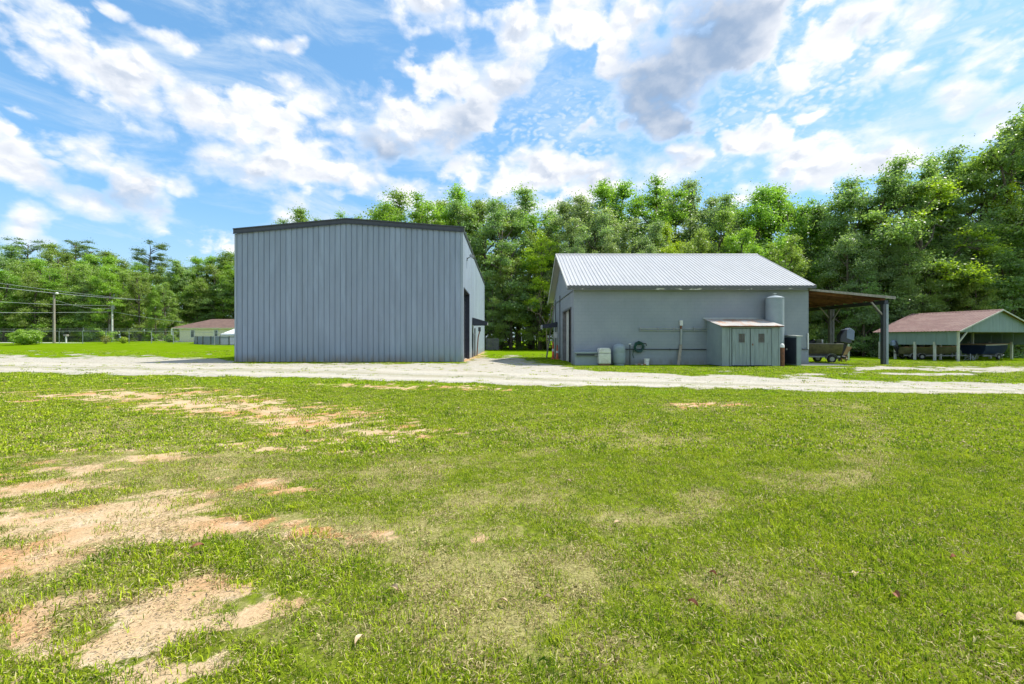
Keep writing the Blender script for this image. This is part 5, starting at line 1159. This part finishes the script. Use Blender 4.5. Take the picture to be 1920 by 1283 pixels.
MB().box(ex0, hx0, YH-.4, YH+8, zh-.1, zh+.25).build('porch_floor', M['dirtywhite'], hs)
# pool
YPl = 63.; rp = 3.0; xp = XA(374, YPl)+rp; zp_ = gzf(xp, YPl); pl = thing('above_ground_pool', (xp, YPl, zp_), 'round blue grey above ground swimming pool in front of the cream house', 'pool')
for k in range(18):
    a0, a1 = 2*PI*k/18, 2*PI*(k+1)/18; b = MB(); p0 = (xp+rp*math.cos(a0), YPl+rp*math.sin(a0)); p1 = (xp+rp*math.cos(a1), YPl+rp*math.sin(a1))
    b.beam(((p0[0]), p0[1], zp_+.5), (p1[0], p1[1], zp_+.5), .04, 1.05); b.build('wall_panel', M['pool'], pl)
    b = MB(); b.beam((p0[0]*1, p0[1], zp_), (p0[0], p0[1], zp_+1.08), .12); b.build('upright', M['trim'], pl)
    b = MB(); b.beam((p0[0], p0[1], zp_+1.09), (p1[0], p1[1], zp_+1.09), .16, .05); b.build('top_rail', M['grey'], pl)
b = MB(); b.lathe([(rp-.05, .8), (rp-.06, .82)], (xp, YPl, zp_), 18); b.build('water', M['water'], pl)
# white canopy
cxx = XA(446, 68); zc_ = gzf(cxx, 68); cn_ = thing('white_canopy', (cxx, 68, zc_), 'white pop-up canopy between the pool and the tall metal building', 'canopy')
b = MB(); w_ = 1.6; zt = ZA(627, 68); ap = (cxx, 68, ZA(614, 68))
for q in range(4):
    cs = [(-w_, -w_), (w_, -w_), (w_, w_), (-w_, w_)]; a_, c2 = cs[q], cs[(q+1) % 4]; b.quad((cxx+a_[0], 68+a_[1], zt), (cxx+c2[0], 68+c2[1], zt), ap); b.quad((cxx+a_[0], 68+a_[1], zt-.2), (cxx+c2[0], 68+c2[1], zt-.2), (cxx+c2[0], 68+c2[1], zt), (cxx+a_[0], 68+a_[1], zt))
b.build('fabric', M['white'], cn_)
for q in ((-w_, -w_), (w_, -w_), (w_, w_), (-w_, w_)): MB().beam((cxx+q[0], 68+q[1], zc_), (cxx+q[0], 68+q[1], zt), .06).build('leg', M['grey'], cn_)
# poles
YQ = 61.; xq = XA(101.5, YQ); zq = gzf(xq, YQ); c = thing('light_pole', (xq, YQ, zq), 'plain wooden light pole with a small lamp on top beyond the driveway', 'light pole')
MB().tube([(xq, YQ, zq-.3), (xq, YQ, ZA(553, YQ))], [.16, .11], 10).build('pole', M['pole'], c, True)
MB().tube([(xq, YQ, ZA(554, YQ)), (xq+.3, YQ, ZA(551, YQ))], .03, 6).build('arm', M['grey'], c); b = MB(); b.lathe([(.04, .16), (.16, .1), (.2, 0), (.08, -.14)], (xq+.38, YQ, ZA(550.5, YQ)), 12); b.build('lamp', M['white'], c, True)
YU = 82.; xu = XA(210.5, YU); zu = gzf(xu, YU); c = thing('utility_pole', (xu, YU, zu), 'utility pole with transformer and insulators carrying wires over the far lawn', 'utility pole')
MB().tube([(xu, YU, zu-.3), (xu, YU, ZA(565, YU))], [.17, .11], 10).build('pole', M['dirtywhite'], c, True)
b = MB(); b.lathe([(.2, 0), (.22, .1), (.22, .7), (.15, .8)], (xu+.32, YU-.1, ZA(580, YU)), 12); b.build('transformer', M['grey'], c, True)
MB().beam((xu-.6, YU, ZA(574, YU)), (xu+.6, YU, ZA(574, YU)), .1).build('crossarm', M['pole'], c)
for dx in (-.5, 0, .5): b = MB(); b.lathe([(.05, 0), (.07, .12), (.03, .2)], (xu+dx, YU, ZA(573, YU)), 8); b.build('insulator', M['white'], c, True)
c = thing('guy_post', (XA(207, 83), 83, zu), 'pale slanted post standing just left of the utility pole', 'post'); MB().tube([(XA(205, 83), 83, zu-.2), (XA(205.5, 83), 83, ZA(608, 83))], .16, 8).build('post', M['greywood'], c, True)
def wire(p, q, sag, lab, r_=.022):
    o = thing('overhead_wire', tuple((Vector(p)+Vector(q))/2), lab, 'wire'); pts = []
    for i in range(25): f = i/24; v = Vector(p).lerp(Vector(q), f); v.z -= sag*4*f*(1-f); pts.append(v)
    MB().tube(pts, r_, 5).build('cable', M['pipe'], o)
wire(P3(-260, 492, 45), P3(345, 568, 98), .6, 'topmost overhead wire crossing in front of the left wood')
wire(P3(-260, 508, 44), P3(330, 566, 96), .5, 'thicker second overhead wire from the top at the left edge', .034)
wire(P3(-260, 546, 50), P3(209, 573, 82), .4, 'third overhead wire ending on the utility pole crossarm')
wire(P3(-260, 584, 52), P3(210, 585, 82), .15, 'lowest level overhead wire reaching the utility pole from the left')
wire(P3(211, 584, 82), P3(345, 604, 80.5), .2, 'overhead service wire from the utility pole to the cream house')
wire(P3(101, 562, 61), P3(210, 578, 82), .5, 'slack wire between the light pole and the utility pole')
# chain link fence
fps = [(-64,57.5),(-20,58),(25,58.5),(69,59),(111,59.5),(155,60),(199,60.5),(242,61),(284,61.5),(325,60.8),(364,60.2),(402,59.4),(440,58.5)]
fe = thing('chain_link_fence', (XA(111, 59.5), 59.5, gzf(XA(111, 59.5), 59.5)), 'long chain link fence with angled barbed wire arms across the far lawn', 'fence')
FP = []
for (px, y_) in fps:
    x_ = XA(px, y_); z_ = gzf(x_, y_); b = MB(); b.tube([(x_, y_, z_-.2), (x_, y_, z_+1.62)], .04, 8); po = b.build('post', M['pipe'], fe, True)
    MB().tube([(x_, y_, z_+1.6), (x_+.22, y_-.1, z_+1.98)], .03, 6).build('barb_arm', M['pipe'], po); FP.append(Vector((x_, y_, z_)))
wb = MB(); 
for i in range(len(FP)-1):
    a_, c2 = FP[i], FP[i+1]; MB().tube([a_+Vector((0, 0, 1.62)), c2+Vector((0, 0, 1.62))], .026, 6).build('top_rail', M['pipe'], fe)
    for h_ in (1.78, 1.95): wb.tube([a_+Vector((.1+.1*(h_ > 1.9), -.1, h_)), c2+Vector((.1+.1*(h_ > 1.9), -.1, h_))], .006, 3, False)
    n = int((c2-a_).length/.14)
    for k in range(n):
        f0 = k/n
        for s in (1, -1):
            h_ = 1.6; df = h_/(c2-a_).length*s; f1 = f0+df
            fa, fb, za, zb2 = f0, f1, 0., h_
            if f1 > 1: zb2 = h_*(1-f0)/df; fb = 1
            if f1 < 0: zb2 = h_*f0/(-df); fb = 0
            wb.tube([a_.lerp(c2, fa)+Vector((0, 0, za+.02)), a_.lerp(c2, fb)+Vector((0, 0, zb2+.02))], .0035, 3, False)
cm_ = wb.build('chain_mesh', M['pipe'], fe); cm_['kind'] = 'stuff'
# far road strips and things near them
def strip(name, pts, mat):
    b = MB(); n = len(pts)//2
    vs = [(XA(px, y_), y_, gzf(XA(px, y_), y_)+.02) for px, y_ in pts]; b.add(vs, [(i*2, i*2+1, i*2+3, i*2+2) for i in range(n-1)]); props(b.build(name, mat), kind='structure')
strip('far_driveway', [(-120, 64), (-120, 71), (0, 65), (0, 72), (40, 64.6), (50, 72), (70, 63.6), (80, 71), (110, 63), (118, 69), (156, 62.6), (160, 65)], M['road'])
strip('far_road', [(-200, 90), (-200, 94), (60, 90), (60, 94), (200, 90), (200, 94), (330, 89), (330, 93)], M['road'])
c = thing('mailbox_post', (XA(124, 72), 72, gzf(XA(124, 72), 72)), 'short white post beside the far driveway', 'post'); zz = c.location.z; MB().beam((c.location.x, 72, zz), (c.location.x, 72, zz+1.0), .14).build('post', M['white'], c); MB().box(c.location.x-.25, c.location.x+.25, 71.8, 72.2, zz+1., zz+1.3).build('box', M['greywood'], c)
# grey board shed end behind the metal building
yy = 66.; c = thing('board_fence', (XA(922, yy), yy, 0), 'low weathered grey board fence behind the far corner of the metal building', 'fence')
for k in range(9): MB().box(XA(911+k*2.7, yy), XA(913.4+k*2.7, yy), yy-.03, yy, .1, ZA(634.5, yy)).build('board', M['weathered'], c)
for h_ in (.4, 1.4): MB().box(XA(910, yy), XA(936, yy), yy, yy+.06, h_, h_+.1).build('rail', M['weathered'], c)
# bare branches of a dead tree by the workshop gable
c = thing('dead_tree', (XA(1021, 47), 47, 0), 'bare twisted pale branches of a dead tree left of the workshop gable', 'tree'); b = MB(); rr3 = random.Random(11)
def br(p, d, L_, r_, n):
    q = p+d*L_; m_ = (p+q)/2+Vector((rr3.uniform(-1, 1), 0, rr3.uniform(-1, 1)))*L_*.12; b.tube([p, m_, q], [r_, r_*.8, r_*.6], 5)
    if n: 
        for k in range(3): br(q, (d+Vector((rr3.uniform(-1, 1), rr3.uniform(-.6, .6), rr3.uniform(-.5, .7)))).normalized(), L_*rr3.uniform(.5, .8), r_*.6, n-1)
br(Vector((XA(1027, 50), 50, -.2)), Vector((-.05, 0, 1)), 3.2, .07, 4); b.build('branches', M['bark'], c)

# ------------------------------------------------------------------ fallen leaves
fl = [(742,1113,'tan',.04),(675,1212,'tan',.045),(1157,988,'tan',.04),(1338,1085,'brown',.035),(1605,1088,'tan',.05),(1300,1142,'brown',.04),(1686,1127,'brown',.05),(1784,1052,'brown',.035),(1910,1168,'tan',.06),(942,1140,'tan',.04),(370,1032,'brown',.05),(1028,1132,'tan',.03),(860,768,'tan',.05),(1066,908,'tan',.05),(1805,834,'tan',.06),(575,812,'brown',.09)]
desc = {'tan': 'curled pale tan dead leaf', 'brown': 'curled reddish brown dead leaf'}
where_ = ['on dry grass left of the lawn centre', 'in grass near the bottom edge, left of centre', 'standing out pale in the middle lawn', 'in green grass in the right half of the lawn', 'on green grass in the lower right lawn', 'in grass below and left of another brown leaf', 'largest of the brown ones in the lower right', 'near the right edge of the lawn', 'cut by the right edge of the photo', 'small, just left of the lawn centre line', 'at the edge of the bare sandy patch', 'small, just right of the lawn centre line', 'far up the lawn near the gravel', 'midway up the lawn, right of centre', 'far right, high up the lawn', 'clump beside the upper sandy patch']
for (px, py, k, s), wh in zip(fl, where_):
    x_, y_ = G(px, py); r2 = random.Random(px); b = MB(); n = 7; vs = []
    for i in range(n):
        f = i/(n-1); w_ = math.sin(PI*f)**.8*s*.35; zz = .012+.018*math.sin(f*3)
        vs += [((f-.5)*s*1.6, -w_, zz+.012), ((f-.5)*s*1.6, 0, zz), ((f-.5)*s*1.6, w_, zz+.010)]
    fs = []
    for i in range(n-1):
        for j in range(2): fs.append((i*3+j, i*3+j+1, i*3+j+4, i*3+j+3))
    b.m = Matrix.Translation((x_, y_, gzf(x_, y_)+.012)) @ Matrix.Rotation(r2.uniform(0, 6), 4, 'Z') @ Matrix.Rotation(r2.uniform(-.5, .5), 4, 'X'); b.add(vs, fs)
    o = b.build('fallen_leaf', M['leaf'+k], None, True, loc=(x_, y_, 0)); props(o, desc[k]+' '+wh, 'leaf', 'dead leaves lying on the lawn')
for o in list(bpy.data.objects):
    if 'label' in o and o['label'] is None: del o['label']
